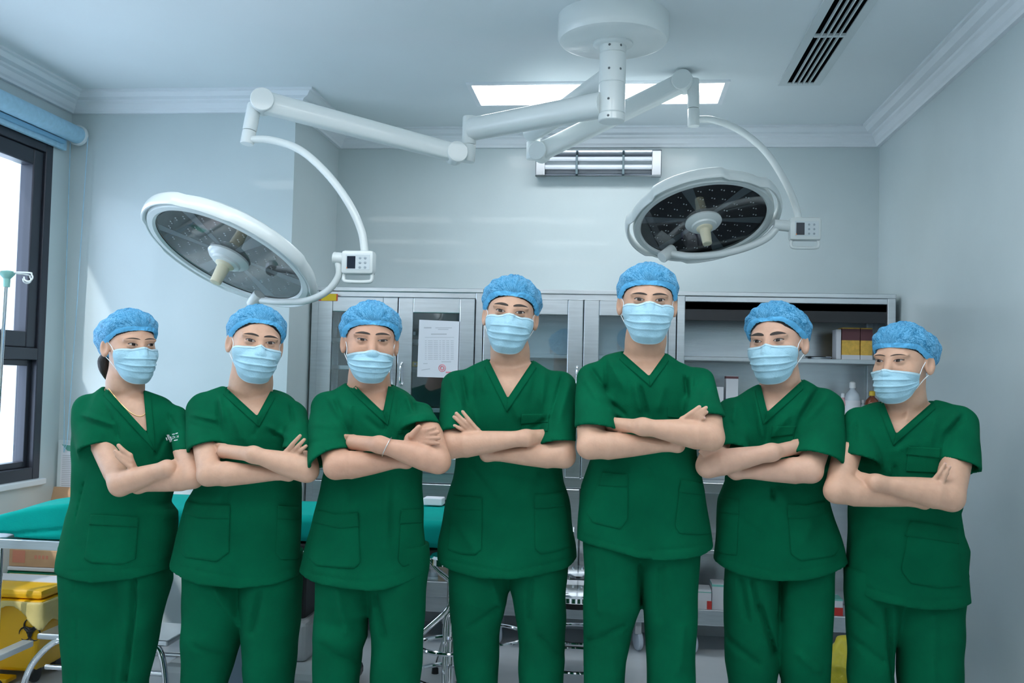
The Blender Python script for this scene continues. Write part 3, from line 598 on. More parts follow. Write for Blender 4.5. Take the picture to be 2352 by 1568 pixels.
# things behind the glass of the first two cabinets
yi = CF+0.16
for (c_, px, pw, z, h, m_, l, g) in ((cab1, 955, 18, 0, 0.028, MYC, 'yellow box on the shelf behind the taped sheet', None), (cab1, 950, 26, 1, 0.06, M_DARK, 'black case on the shelf behind the taped sheet', None), (cab1, 1068, 24, 1, 0.07, MM, 'maroon case behind the glass right of the taped sheet', None), (cab1, 800, 60, 1, 0.06, M_DARK, 'dark instrument case behind the first glass door', None)):
    zz = (cz(830, 830)-0.019, cz(830, 775)+0.001)[z]; x = px_x(px, 800, yi); w = pw*yi/FPX/2
    e = empty('storage_case', (x, yi, zz), l, 'case'); mb = MB(); mb.box((x-w, yi, zz), (x+w, yi+0.1, zz+h), 0.004); mb.build('case_body', m_, e); mb = MB(); mb.box((x-w*0.3, yi-0.003, zz+h*0.4), (x+w*0.3, yi, zz+h*0.7), 0.001); mb.build('label_plate', MW, e)
# ================================================================== furniture and small things
M_TEAL = mat('teal_surgical_drape', (0.001, 0.35, 0.295), 0.85, noise=(5, 0.08), bump=(200, 0.15), spec=0.1)
# operating table: white-black base, black column, steel frame, pad wrapped in teal drape
OY0, OY1 = 3.62, 4.12
oz = float(atY(1000, 1199, OY0)[2]); ox1 = float(atY(1030, 1190, OY0)[0]); ox0 = float(atY(150, 1190, OY0)[0])
ot = empty('operating_table', ((ox0+ox1)/2, 3.87, 0), 'operating table with a teal draped pad and black column behind the row', 'operating table')
def pad_sdf(P):
    q = np.abs(P-np.array([(ox0+ox1)/2, (OY0+OY1)/2, oz-0.05]))-np.array([(ox1-ox0)/2-0.03, (OY1-OY0)/2-0.03, 0.022]); d = np.linalg.norm(np.maximum(q, 0), axis=1)+np.minimum(q.max(1), 0)-0.03
    return d-0.004*wav(P, 31, (9, 14, 22))
Vp, Qp = sdf_mesh(pad_sdf, (ox0-0.06, OY0-0.06, oz-0.13), (ox1+0.06, OY1+0.06, oz+0.04), 0.012); link('draped_pad', new_mesh('draped_pad', Vp, Qp, M_TEAL, True), ot)
mb = MB(); mb.box((ox0+0.05, OY0+0.02, oz-0.155), (ox1-0.02, OY1-0.02, oz-0.105), 0.01); mb.build('table_frame', M_DARK, ot)
for y in (OY0-0.005, OY1-0.005): mb = MB(); mb.box((ox0+0.1, y, oz-0.165), (ox1+0.01, y+0.012, oz-0.130), 0.003); mb.build('side_rail', M_CHROME, ot)
oc = float(atY(706, 1380, 3.87)[0])-0.10
mb = MB(); mb.box((oc-0.12, 3.77, 0.30), (oc+0.12, 3.97, oz-0.15), 0.02); mb.build('column', M_DARK, ot)
mb = MB(); mb.box((oc-0.15, 3.72, 0.16), (oc+0.15, 4.02, 0.32), 0.02); mb.build('column_cover', mat('grey_cover', (0.5, 0.53, 0.55), 0.4), ot)
mb = MB(); mb.box((oc-0.40, 3.60, 0.05), (oc+0.26, 4.12, 0.16), 0.03); mb.build('base', M_WHITE, ot)
mb = MB(); mb.box((oc-0.42, 3.58, 0.0), (oc+0.28, 4.14, 0.06), 0.02); mb.build('base_bumper', M_DARK, ot)
# folded teal cloth on a steel instrument trolley at the left
TY0, TY1 = 3.28, 3.60; tz = float(atY(80, 1240, TY0)[2]); tx0, tx1 = -2.45, float(atY(152, 1245, TY0)[0])+0.12
tr = empty('instrument_trolley', ((tx0+tx1)/2, 3.6, 0), 'steel instrument trolley carrying a teal cloth beside the window', 'trolley')
mb = MB(); mb.box((tx0, TY0, tz-0.036), (tx1, TY0+0.03, tz), 0.004); mb.box((tx0, TY1-0.03, tz-0.036), (tx1, TY1, tz), 0.004); mb.box((tx0, TY0+0.03, tz-0.036), (tx0+0.03, TY1-0.03, tz), 0.004); mb.box((tx1-0.03, TY0+0.03, tz-0.036), (tx1, TY1-0.03, tz), 0.004); mb.build('top_frame', M_STEEL, tr)
mb = MB(); mb.box((tx0+0.03, TY0+0.03, tz-0.02), (tx1-0.03, TY1-0.03, tz-0.006)); mb.build('tray', M_STEEL, tr)
for x in (tx0+0.02, tx1-0.03):
    for y in (TY0+0.015, TY1-0.015): mb = MB(); mb.tube([(x, y, 0.07), (x, y, tz-0.03)], 0.0125, 12); mb.build('leg', M_CHROME, tr, True); mb = MB(); mb.lathe([(0.01, -0.012), (0.033, -0.01), (0.035, 0), (0.033, 0.01), (0.01, 0.012)], (x, y, 0.035), (0, 1, 0), 18); mb.build('caster', M_DARK, tr, True)
mb = MB(); r0_, r1_ = atY(78, 1470, 3.64), atY(78, 1484, 3.64); mb.box((r0_[0]-0.05, TY0-0.06, r1_[2]), (r0_[0], 3.64, r0_[2]), 0.004); mb.build('lower_rail', M_WHITE, tr)
cA, cB = atY(0, 1225, TY0+0.1), atY(150, 1165, TY0+0.1)
def cloth_sdf(P):
    x = P[:, 0]; t = np.clip((x-cA[0]+0.05)/(cB[0]-cA[0]+0.05), 0, 1.3); zt_ = tz+0.03+0.10*np.sqrt(np.clip(t, 0, 1.3)); 
    q = np.stack([np.abs(x-(cA[0]-0.02+tx1+0.02)/2)-(tx1+0.02-cA[0]+0.02)/2+0.03, np.abs(P[:, 1]-(TY0+TY1)/2)-(TY1-TY0)/2+0.0, np.maximum(P[:, 2]-zt_, tz+0.004-P[:, 2])], 1)+0.02
    d = np.linalg.norm(np.maximum(q, 0), axis=1)+np.minimum(q.max(1), 0)-0.02
    fold = 0.012*np.exp(-((P[:, 2]-tz-0.028-0.015*np.sin(x*9))/0.007)**2)*np.clip((TY0+0.15-P[:, 1])/0.1, 0, 1)
    return d*0.9+fold-0.005*wav(P, 77, (20, 24, 30))
Vp, Qp = sdf_mesh(cloth_sdf, (cA[0]-0.12, TY0-0.06, tz-0.02), (tx1+0.08, TY1+0.06, tz+0.2), 0.008); tag(link('folded_cloth', new_mesh('folded_cloth', Vp, Qp, M_TEAL, True)), 'folded teal surgical cloth lying on the steel trolley', 'cloth')
# white document tray on the table
mb = MB(); a, b = atY(975, 1141, 4.06), atY(1034, 1164, 4.06); mb.box((a[0], 4.03, oz+0.008), (b[0]-0.03, 4.10, a[2]), 0.004); tag(mb.build('paper_stack', M_PAPER), 'white stack of paper on the end of the draped table', 'paper')

# stools
def stool(cx0, cy0, zs, R, label, rot=0.0, lean=0):
    e = empty('stool', (cx0, cy0, 0), label, 'stool', 'round steel stools'); mb = MB(); mb.lathe([(0.0, zs), (R*0.9, zs+0.002), (R, zs-0.006), (R, zs-0.024), (R*0.94, zs-0.030), (0.0, zs-0.03)], (cx0, cy0, 0), n=36); mb.build('seat', M_CHROME, e, True)
    mb = MB(); mb.lathe([(R*0.7, zs-0.06), (R*0.75, zs-0.03)], (cx0, cy0, 0), n=30); mb.build('seat_ring', M_DARK, e, True)
    for k in range(4):
        a = rot+k*math.pi/2; c, s = math.cos(a), math.sin(a)
        def q(r, z): return (cx0+r*c, cy0+r*s, z)
        mb = MB(); mb.tube(catmull([q(R*0.35, zs-0.05), q(R*0.62, zs-0.055), q(R*0.80, zs-0.12), q(R*0.95, zs*0.5), q(R*1.3, 0.012)], 6), 0.011, 10); mb.build('leg', M_CHROME, e, True)
        mb = MB(); mb.lathe([(0.016, 0.0), (0.014, 0.03), (0, 0.03)], q(R*1.3, 0.0), n=12); mb.build('foot_cap', M_DARK, e, True)
    r = R*1.05; mb = MB(); mb.tube([(cx0+r*math.cos(t/32*6.2832), cy0+r*math.sin(t/32*6.2832), zs*0.36) for t in range(32)], 0.008, 8, closed=True); mb.build('foot_ring', M_CHROME, e, True)
    return e
p = atY(1325, 1345, 3.95); stool(float(p[0]), 3.95, float(p[2])-0.01, 0.17, 'round steel stool behind the middle person, nearer the right cabinet', 0.5)
p = atY(1110, 1300, 4.25); stool(float(p[0])+0.02, 4.25, float(p[2]), 0.17, 'round steel stool directly behind the middle person', 0.2)
p = atY(1318, 1303, 4.35); stool(float(p[0])+0.02, 4.35, float(p[2]), 0.16, 'round steel stool standing against the middle cabinet', 0.9)
# swivel stool with bent tube legs beside the third person
e = empty('swivel_stool', tuple(atY(1010, 1500, 3.55)[:2])+(0,), 'chrome swivel stool with bent tube legs and casters', 'stool'); sx0 = float(atY(1040, 1285, 3.55)[0]); sy0 = 3.55; zs = float(atY(1005, 1272, 3.55)[2])
e.location = (sx0, sy0, 0)
mb = MB(); mb.lathe([(0.0, zs), (0.08, zs), (0.09, zs-0.008), (0.09, zs-0.03), (0.0, zs-0.032)], (sx0, sy0, 0), n=30); mb.build('seat', M_CHROME, e, True)
mb = MB(); mb.tube([(sx0, sy0, 0.10), (sx0, sy0, zs-0.03)], 0.018, 14); mb.build('stem', M_CHROME, e, True)
def SP(px, py, y=3.5): return Vector(atY(px, py, y))
mb = MB(); mb.tube(catmull([SP(985, 1285), SP(1003, 1308), SP(1036, 1338), SP(1036, 1375), SP(1026, 1402), SP(985, 1440), SP(968, 1455)], 6), 0.0105, 10); mb.build('leg', M_CHROME, e, True)
mb = MB(); mb.tube(catmull([SP(1042, 1400), SP(1028, 1412), SP(1023, 1440), SP(1022, 1500), SP(1020, 1540), SP(1020, 1575)], 6), 0.009, 10); mb.build('leg', M_CHROME, e, True)
mb = MB(); c = SP(1030, 1490); mb.tube([(c.x+0.12*math.cos(t/32*6.283), sy0+0.12*math.sin(t/32*6.283), c.z) for t in range(32)], 0.0085, 8, closed=True); mb.build('foot_ring', M_CHROME, e, True)
mb = MB(); c = SP(1030, 1560); mb.tube([(c.x+0.14*math.cos(t/32*6.283), sy0+0.14*math.sin(t/32*6.283), c.z) for t in range(32)], 0.0085, 8, closed=True); mb.build('foot_ring', M_CHROME, e, True)
for k in range(5):
    a = 0.4+k*6.283/5; q = Vector((sx0+0.24*math.cos(a), sy0+0.24*math.sin(a), 0.09)); mb = MB(); mb.tube([(sx0, sy0, 0.14), q], [0.017, 0.012], 10); s_ = mb.build('base_arm', M_CHROME, e, True)
    mb = MB(); mb.lathe([(0.008, -0.012), (0.03, -0.01), (0.03, 0.01), (0.008, 0.012)], (q.x, q.y, 0.031), (math.sin(a), -math.cos(a), 0), 16); mb.box((q.x-0.012, q.y-0.012, 0.05), (q.x+0.012, q.y+0.012, 0.10), 0.003); mb.build('caster', M_DARK, s_, True)

# chrome step stool behind the first person
yS = 3.50; a, b = atY(84, 1455, yS), atY(386, 1455, yS); zS = float(a[2]); x0, x1 = float(a[0]), float(b[0])
e = empty('step_stool', ((x0+x1)/2, yS+0.14, 0), 'low chrome step stool behind the person by the window', 'step stool')
mb = MB(); mb.box((x0, yS, zS-0.022), (x1, yS+0.26, zS+0.0), 0.006); mb.build('step_plate', M_STEEL, e)
for k, x in enumerate((x0+0.05, x1-0.02)):
    for y in (yS+0.01, yS+0.25):
        dx = -0.10 if k == 0 and y < yS+0.1 else (0.03 if k else -0.02); mb = MB(); mb.tube(catmull([(x+0.10*(1 if k == 0 else -1), y, zS-0.02), (x+0.02*(1 if k == 0 else -1), y-0.005, zS-0.03), (x+dx*0.6, y-0.02, zS-0.12), (x+dx, y-0.03, 0.02)], 6), 0.0125, 12); mb.build('leg', M_CHROME, e, True)
        mb = MB(); mb.lathe([(0.017, 0), (0.016, 0.03), (0, 0.03)], (x+dx, y-0.03, 0), n=12); mb.build('foot_cap', M_DARK, e, True)
mb = MB(); mb.tube([(x0+0.05, yS-0.01, 0.16), (x1-0.0, yS-0.01, 0.16)], 0.010, 10); mb.tube([(x0+0.05, yS+0.23, 0.16), (x1, yS+0.23, 0.16)], 0.010, 10); mb.build('stretcher', M_CHROME, e, True)

# bins
M_YEL = mat('yellow_bin_plastic', (0.93, 0.52, 0.003), 0.38, coat=0.2); M_BAG = mat('translucent_yellow_bag', (0.92, 0.78, 0.32), 0.3, bump=(40, 0.8), alpha=0.72); M_GBIN = mat('green_bin_plastic', (0.004, 0.16, 0.08), 0.4)
def bin_(x0, x1, y0, y1, h, m, label, taper, wheels=True):
    e = empty('waste_bin', ((x0+x1)/2, (y0+y1)/2, 0), label, 'bin'); t = taper; zb0 = 0.045
    V = [(x0+t, y0+t, zb0), (x1-t, y0+t, zb0), (x1-t, y1-t, zb0), (x0+t, y1-t, zb0), (x0, y0, h), (x1, y0, h), (x1, y1, h), (x0, y1, h)]
    me = MB(); me.add(V, [(3, 2, 1, 0), (4, 5, 6, 7)]+[(i, (i+1) % 4, 4+(i+1) % 4, 4+i) for i in range(4)]); o = me.build('bin_body', m, e)
    bv = o.modifiers.new('b', 'BEVEL'); bv.width = 0.018; bv.segments = 3
    mb = MB(); mb.box((x0-0.015, y0-0.015, h), (x1+0.015, y1+0.015, h+0.042), 0.02); ld = mb.build('lid', m, e, True)
    mb = MB(); mb.box((x0-0.02, y0-0.02, h-0.018), (x1+0.02, y1+0.02, h-0.002), 0.006); mb.build('rim', m, e, True)
    mb = MB(); mb.box((x0+0.12, y0-0.02, 0.012), (x1-0.12, y0+0.05, 0.03), 0.005); mb.build('pedal', m, e)
    for x in (x0+0.05, x1-0.05): mb = MB(); mb.lathe([(0.01, -0.014), (0.032, -0.012), (0.035, 0), (0.032, 0.012), (0.01, 0.014)], (x, y1-0.05, 0.035), (1, 0, 0), 18); mb.build('wheel', M_DARK, e, True); mb = MB(); mb.lathe([(0.01, -0.014), (0.032, -0.012), (0.035, 0), (0.032, 0.012), (0.01, 0.014)], (x, y0+0.06, 0.035), (1, 0, 0), 18); mb.build('wheel', M_DARK, e, True)
    return e, ld
yb0 = 3.72; xr = float(atY(92, 1400, yb0)[0]); hb_ = float(atY(60, 1375, yb0)[2])
eb, ld = bin_(xr-0.32, xr, yb0, yb0+0.27, hb_, M_YEL, 'yellow biohazard waste bin with a bag over its rim', 0.035)
mb = MB(); mb.box((xr-0.33, yb0+0.12, hb_+0.0425), (xr+0.005, yb0+0.24, hb_+0.046)); mb.build('white_label', MW, ld)
def bag_sdf(P):
    q = np.stack([np.abs(P[:, 0]-(xr-0.16))-0.182, np.abs(P[:, 1]-(yb0+0.135))-0.157], 1); d2 = np.linalg.norm(np.maximum(q, 0), axis=1)+np.minimum(q.max(1), 0)
    low = hb_-0.075-0.045*np.sin(P[:, 0]*19+1)-0.03*np.sin(P[:, 1]*23); t = 0.006+0.010*np.clip((hb_-P[:, 2])/0.1, 0, 1)
    d = np.abs(d2-0.004-0.006*wav(P, 5, (50, 50, 30)))-t; d = np.maximum(d, P[:, 2]-hb_+0.004); return np.maximum(d, low-P[:, 2])
Vp, Qp = sdf_mesh(bag_sdf, (xr-0.40, yb0-0.06, hb_-0.2), (xr+0.06, yb0+0.40, hb_+0.02), 0.008, 2.0); bg_ = link('bin_bag', new_mesh('bin_bag', Vp, Qp, M_BAG, True), eb)
# biohazard emblem: three open rings round a centre ring
bx, bz = float(atY(66, 1450, yb0)[0]), float(atY(66, 1450, yb0)[2]); mb = MB(); R_ = 0.026; yb_ = yb0+0.008
for k in range(3):
    a0 = math.pi/2+k*2.0944; ccx, ccz = bx+0.024*math.cos(a0), bz+0.024*math.sin(a0); pts = []
    for j in range(25):
        a = a0+0.42+(6.2832-0.84)*j/24; pts.append((ccx+R_*math.cos(a), yb_, ccz+R_*math.sin(a)))
    mb.tube(pts, [0.0012+0.0042*math.sin(j/24*math.pi) for j in range(25)], 6)
mb.tube([(bx+0.014*math.cos(j/20*6.2832), yb_-0.001, bz+0.014*math.sin(j/20*6.2832)) for j in range(20)], 0.0022, 5, closed=True); mb.build('biohazard_emblem', M_DARK, eb)
yg = 4.05; xg1 = float(atY(152, 1400, yg)[0])+0.05; hg = float(atY(120, 1335, yg)[2])
eg, ldg = bin_(xg1-0.36, xg1, yg, yg+0.28, hg, M_GBIN, 'dark green waste bin behind the yellow bin', 0.03)
# cartons on the green bin
def kraft(x0, x1, y0, y1, z0, h, label, flap=True):
    e = empty('cardboard_box', ((x0+x1)/2, (y0+y1)/2, z0), label, 'box', 'cardboard boxes by the window'); mb = MB(); mb.box((x0, y0, z0), (x1, y1, z0+h), 0.003); b_ = mb.build('box_body', MKRAFT, e)
    if flap:
        for (v) in (((x0, y0, z0+h), (x0, y1, z0+h), (x0-0.05, y1, z0+h+0.07), (x0-0.05, y0, z0+h+0.07)), ((x1, y0, z0+h), (x1, y1, z0+h), (x1+0.06, y1, z0+h+0.05), (x1+0.06, y0, z0+h+0.05)), ((x0, y1, z0+h), (x1, y1, z0+h), (x1, y1+0.03, z0+h+0.09), (x0, y1+0.03, z0+h+0.09))):
            mb = MB(); mb.add([Vector(q) for q in v]+[Vector(q)+Vector((0, 0, 0.003)) for q in v], [(0, 1, 2, 3), (7, 6, 5, 4)]+[(i, (i+1) % 4, 4+(i+1) % 4, 4+i) for i in range(4)]); mb.build('flap', MKRAFT, e)
    return e, b_
zg = hg+0.0465
mb = MB(); mb.box((xg1-0.40, yg-0.01, zg-0.004), (xg1-0.02, yg+0.28, zg+0.012), 0.003); tag(mb.build('white_folder', MW), 'white folder lying on the green bin under the carton', 'folder')
kx0, kx1 = float(atY(14, 1290, yg)[0]), float(atY(132, 1290, yg)[0]); kz1 = float(atY(60, 1262, yg)[2])
ek, bk = kraft(kx0, kx1, yg+0.0, yg+0.26, zg+0.013, kz1-zg-0.013, 'kraft carton with faded red print on the green bin', False)
mb = MB()
for i in range(4): x = kx0+0.135+i*0.018; mb.box((x, yg-0.0012, zg+0.05), (x+0.011, yg-0.0002, zg+0.066)); mb.box((x+0.003, yg-0.0016, zg+0.054), (x+0.008, yg-0.0010, zg+0.061))
mb.box((kx0+0.03, yg-0.0012, zg+0.03), (kx0+0.09, yg-0.0002, zg+0.085)); mb.build('red_print', mat('faded_red_print', (0.60, 0.24, 0.16), 0.8), bk)['kind'] = 'stuff'
kx2, kx3 = float(atY(28, 1200, 4.12)[0]), float(atY(128, 1200, 4.12)[0])
kraft(kx2, kx3, 4.10, 4.34, kz1+0.002, float(atY(60, 1178, 4.12)[2])-kz1-0.002, 'open kraft carton behind the teal cloth under the window')
# framed notice on the pier beside the first person
yn = YP-0.008; a, b = atY(136, 1010, yn), atY(190, 1160, yn)
e = empty('wall_notice', ((a[0]+b[0])/2, YP, b[2]), 'clear framed notice on the wall beside the window', 'notice'); mb = MB()
mb.box((a[0], yn-0.006, b[2]), (b[0], YP-0.001, a[2]), 0.002); mb.build('frame', mat('acrylic_frame', (0.66, 0.74, 0.76), 0.3), e)
mb = MB(); mb.box((a[0]+0.018, yn-0.0085, b[2]+0.018), (b[0]-0.006, yn-0.005, a[2]-0.02)); s_ = mb.build('sheet', M_PAPER, e)
mb = MB()
for i in range(24): z = a[2]-0.075-i*0.009; mb.box((a[0]+0.026, yn-0.0092, z), (b[0]-0.012-0.01*(i % 3), yn-0.0084, z+0.0035))
mb.build('printed_lines', M_INK, s_)['kind'] = 'stuff'
mb = MB(); mb.add([(a[0]+0.02, yn-0.0095, a[2]-0.02), (b[0]-0.006, yn-0.0095, a[2]-0.03), (b[0]-0.006, yn-0.0095, a[2]-0.06), (a[0]+0.05, yn-0.0095, a[2]-0.05)], [(0, 1, 2, 3)]); mb.build('green_header', mat('green_header', (0.12, 0.40, 0.32), 0.6), s_)
# drip stand
yv = 3.20; pt = atY(14, 640, yv); e = empty('drip_stand', (float(pt[0]), yv, 0), 'steel drip stand with a mint plastic top beside the window', 'drip stand'); mb = MB()
mb.tube([(pt[0]-0.02, yv, 0.06), (pt[0]-0.008, yv, 1.1), tuple(pt)], 0.0075, 12); mb.build('pole', M_CHROME, e, True)
M_MINT = mat('mint_plastic', (0.22, 0.48, 0.44), 0.4); mb = MB(); mb.lathe([(0.011, -0.05), (0.012, -0.02), (0.026, -0.004), (0.027, 0.006), (0.0, 0.012)], (float(pt[0])+0.003, yv, float(pt[2])+0.02), n=20); mb.build('top_boss', M_MINT, e, True)
h0 = Vector((float(pt[0]), yv, float(pt[2])+0.022))
for (dx, dy) in ((1, 0.0), (0.35, 0.9), (-0.9, 0.3), (-0.2, -0.9)):
    d = Vector((dx, dy, 0)); loop = [h0, h0+d*0.06+Vector((0, 0, 0.002)), h0+d*0.095]+[h0+d*(0.085+0.017*math.sin(t))+Vector((0, 0, -0.015+0.015*math.cos(t))) for t in (0.8, 1.6, 2.4, 3.2, 4.0, 4.8)]
    mb = MB(); mb.tube(catmull(loop, 4), 0.0028, 8); mb.build('hook', M_WHITE, e, True)
for k in range(5): a = k*6.283/5; q = (float(pt[0])-0.02+0.21*math.cos(a), yv+0.21*math.sin(a), 0.05); mb = MB(); mb.tube([(float(pt[0])-0.02, yv, 0.09), q], 0.011, 10); s_ = mb.build('base_arm', M_CHROME, e, True); mb = MB(); mb.lathe([(0.008, -0.01), (0.025, -0.009), (0.025, 0.009), (0.008, 0.01)], (q[0], q[1], 0.026), (math.sin(a), -math.cos(a), 0), 14); mb.build('caster', M_DARK, s_, True)
# grey carton with white lettering seen between the second person's legs
yf = 3.38; a, b = atY(536, 1442, yf), atY(572, 1500, yf)
e = empty('lettered_box', (float(a[0]), yf, 0), 'grey blue box with white letters between the second person\'s legs', 'box'); mb = MB(); mb.box((a[0]-0.1, yf, 0.0), (b[0]+0.02, yf+0.16, a[2]), 0.006); bb = mb.build('box_body', mat('grey_blue_box', (0.18, 0.27, 0.36), 0.5), e)
mb = MB(); mb.box((a[0]-0.1, yf-0.002, a[2]-0.012), (b[0]+0.02, yf, a[2]-0.002)); mb.build('pale_edge', mat('pale_blue', (0.45, 0.62, 0.75), 0.5), bb)
def letters(txt, size, loc, m, name, parent):
    cu = bpy.data.curves.new('t', 'FONT'); cu.body = txt; cu.size = size; cu.extrude = 0.0004; o = bpy.data.objects.new('t', cu); COL.objects.link(o)
    dg = bpy.context.evaluated_depsgraph_get(); me = bpy.data.meshes.new_from_object(o.evaluated_get(dg)); bpy.data.objects.remove(o, do_unlink=True); bpy.data.curves.remove(cu)
    for v in me.vertices: x, y, z = v.co; v.co = (loc[0]+x, loc[1]-z, loc[2]+y)
    me.materials.clear(); me.materials.append(m); me.name = name; return link(name, me, parent)
t0 = atY(545, 1463, yf); letters('FI', 0.034, (float(t0[0]), yf-0.002, float(t0[2])), mat('white_print', (0.8, 0.85, 0.9), 0.6), 'lettering', bb)
# bagged pedal bin at the right
yr = 3.95; c = atY(1950, 1520, yr); e = empty('bag_stand', (float(c[0]), yr, 0), 'steel waste stand with a yellow bag behind the rightmost people', 'bin')
def yb_sdf(P):
    q = P-np.array([c[0], yr, c[2]-0.03]); return s_ell(q, (0, 0, 0), (0.10, 0.12, 0.12))-0.008*wav(P, 9, (45, 45, 60))-0.004*wav(P, 12, (110, 110, 110))
Vp, Qp = sdf_mesh(yb_sdf, (c[0]-0.16, yr-0.18, c[2]-0.2), (c[0]+0.16, yr+0.18, c[2]+0.14), 0.007); link('yellow_bag', new_mesh('yellow_bag', Vp, Qp, mat('yellow_plastic_bag', (0.75, 0.62, 0.04), 0.35, bump=(60, 0.5)), True), e)
mb = MB(); mb.lathe([(0.0, 0.0), (0.10, 0.0), (0.105, 0.01), (0.105, float(c[2])-0.08), (0.0, float(c[2])-0.08)], (float(c[0]), yr, 0), n=28); mb.build('bin_body', M_STEEL, e, True)
# ================================================================== people
K = 0.3825
M_SKIN = [mat('skin_%d' % i, c, 0.5, noise=(45, 0.05), bump=(160, 0.12), sss=0.12) for i, c in enumerate([(0.60, 0.36, 0.25), (0.56, 0.315, 0.215), (0.62, 0.375, 0.27)])]
def fabric(name, col):
    m = mat(name, col, 0.9, noise=(9, 0.12), bump=(420, 0.25), spec=0.06)
    return m
M_SCRUB = fabric('green_scrub_cotton', (0.0012, 0.098, 0.044))
M_SCRUB2 = fabric('green_scrub_trim', (0.0012, 0.092, 0.041))
M_HAIR = mat('black_hair', (0.012, 0.009, 0.008), 0.45, bump=(300, 0.5), stretch=(1, 1, 0.1))
M_BROW = mat('eyebrow_hair', (0.03, 0.02, 0.016), 0.6, bump=(500, 0.5))
M_SCLERA = mat('eye_white', (0.50, 0.45, 0.41), 0.25)
M_IRIS = mat('dark_iris', (0.008, 0.005, 0.004), 0.2, spec=0.25)
M_LASH = mat('eyelash', (0.02, 0.012, 0.01), 0.5)
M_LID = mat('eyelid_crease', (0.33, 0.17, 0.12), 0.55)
M_MASKM = mat('light_blue_nonwoven', (0.36, 0.61, 0.74), 0.8, noise=(30, 0.05), bump=(260, 0.35), sheen=0.2, spec=0.2)
M_MASKW = mat('white_elastic', (0.78, 0.84, 0.88), 0.8)
M_MASKB = mat('mask_binding', (0.50, 0.70, 0.80), 0.8)
M_NAIL = mat('fingernail', (0.72, 0.47, 0.40), 0.25)
M_GOLD = mat('gold_chain', (0.85, 0.60, 0.25), 0.3, metal=1.0)
M_BEAD = mat('silver_bracelet', (0.7, 0.7, 0.7), 0.3, metal=1.0)
M_SHOE = mat('white_clog', (0.75, 0.77, 0.78), 0.4)
def cap_material():
    m = bpy.data.materials.new('blue_bouffant'); m.use_nodes = True; nt = m.node_tree; N = nt.nodes; L = nt.links
    b = N['Principled BSDF']; b.inputs['Roughness'].default_value = 0.65; b.inputs['Specular IOR Level'].default_value = 0.3
    uv = N.new('ShaderNodeUVMap'); uv.uv_map = 'fold'; mp = N.new('ShaderNodeMapping'); mp.inputs['Scale'].default_value = (11.0, 3.6, 1); L.new(uv.outputs[0], mp.inputs[0])
    n = N.new('ShaderNodeTexNoise'); n.inputs['Scale'].default_value = 1.6; n.inputs['Detail'].default_value = 5; n.inputs['Roughness'].default_value = 0.65; n.inputs['Distortion'].default_value = 1.2; L.new(mp.outputs[0], n.inputs[0])
    # thin crease lines where the noise passes its mid value
    sb = N.new('ShaderNodeMath'); sb.operation = 'SUBTRACT'; sb.inputs[1].default_value = 0.5; L.new(n.outputs[0], sb.inputs[0]); ab = N.new('ShaderNodeMath'); ab.operation = 'ABSOLUTE'; L.new(sb.outputs[0], ab.inputs[0])
    r = N.new('ShaderNodeValToRGB'); r.color_ramp.elements[0].position = 0.0; r.color_ramp.elements[0].color = (0.24, 0.56, 0.82, 1)
    r.color_ramp.elements[1].position = 0.045; r.color_ramp.elements[1].color = (0.05, 0.33, 0.62, 1); L.new(ab.outputs[0], r.inputs[0]); L.new(r.outputs[0], b.inputs['Base Color'])
    r2 = N.new('ShaderNodeValToRGB'); r2.color_ramp.elements[0].position = 0.0; r2.color_ramp.elements[0].color = (0.96, 0.96, 0.96, 1)
    r2.color_ramp.elements[1].position = 0.10; r2.color_ramp.elements[1].color = (0.56, 0.56, 0.56, 1); L.new(ab.outputs[0], r2.inputs[0]); L.new(r2.outputs[0], b.inputs['Alpha'])
    MATS['blue_bouffant'] = m; return m
M_CAP = cap_material()
M_BAND = mat('blue_cap_band', (0.11, 0.46, 0.80), 0.7, bump=(120, 0.5))

def head_sdf(q, sx=1.0, ears=True):
    """q: points in head space (x right, f forward, z up), eye line at z = 0"""
    m = q.copy(); m[:, 0] = np.abs(m[:, 0])
    d = s_ell(q, (0, -0.012, 0.026), (0.0745*sx, 0.094, 0.086))
    d = smin(d, s_ell(q, (0, 0.022, -0.025), (0.067*sx, 0.068, 0.080)), 0.03)
    d = smin(d, s_ell(q, (0, 0.040, -0.078), (0.050*sx, 0.045, 0.043)), 0.03)
    d = smin(d, s_ell(m, (0.044*sx, 0.048, -0.036), (0.024, 0.026, 0.022)), 0.025)       # cheek bones
    d = smin(d, s_ell(m, (0.030, 0.072, 0.017), (0.028, 0.012, 0.009)), 0.014)         # brow ridge
    d = smax(d, -s_ell(m, (0.031, 0.1025, -0.003), (0.022, 0.020, 0.013)), 0.014)       # eye sockets
    d = smin(d, s_ell(m, (0.031, 0.0745, -0.0025), (0.0165, 0.0135, 0.0115)), 0.004)    # lids over the eyeball
    d = smin(d, s_cap(q, (0, 0.080, 0.008), (0, 0.104, -0.040), 0.0085, 0.0115), 0.014)  # nose
    d = smin(d, s_ell(m, (0.012, 0.096, -0.044), (0.010, 0.010, 0.009)), 0.008)
    d = smin(d, s_ell(q, (0, 0.083, -0.078), (0.024, 0.012, 0.014)), 0.012)             # mouth
    if ears:
        e = m-np.array((0.0755*sx+0.002, -0.010, -0.012)); c, s = math.cos(0.42), math.sin(0.42)
        e2 = np.stack([e[:, 0]*c+e[:, 1]*s, -e[:, 0]*s+e[:, 1]*c, e[:, 2]], 1)
        ea = s_ell(e2, (0.004, -0.006, 0.0), (0.0075, 0.0195, 0.0315))
        ea = smax(ea, -s_ell(e2, (0.0115, -0.003, 0.003), (0.0075, 0.011, 0.020)), 0.004)
        d = smin(d, ea, 0.006)
    return d

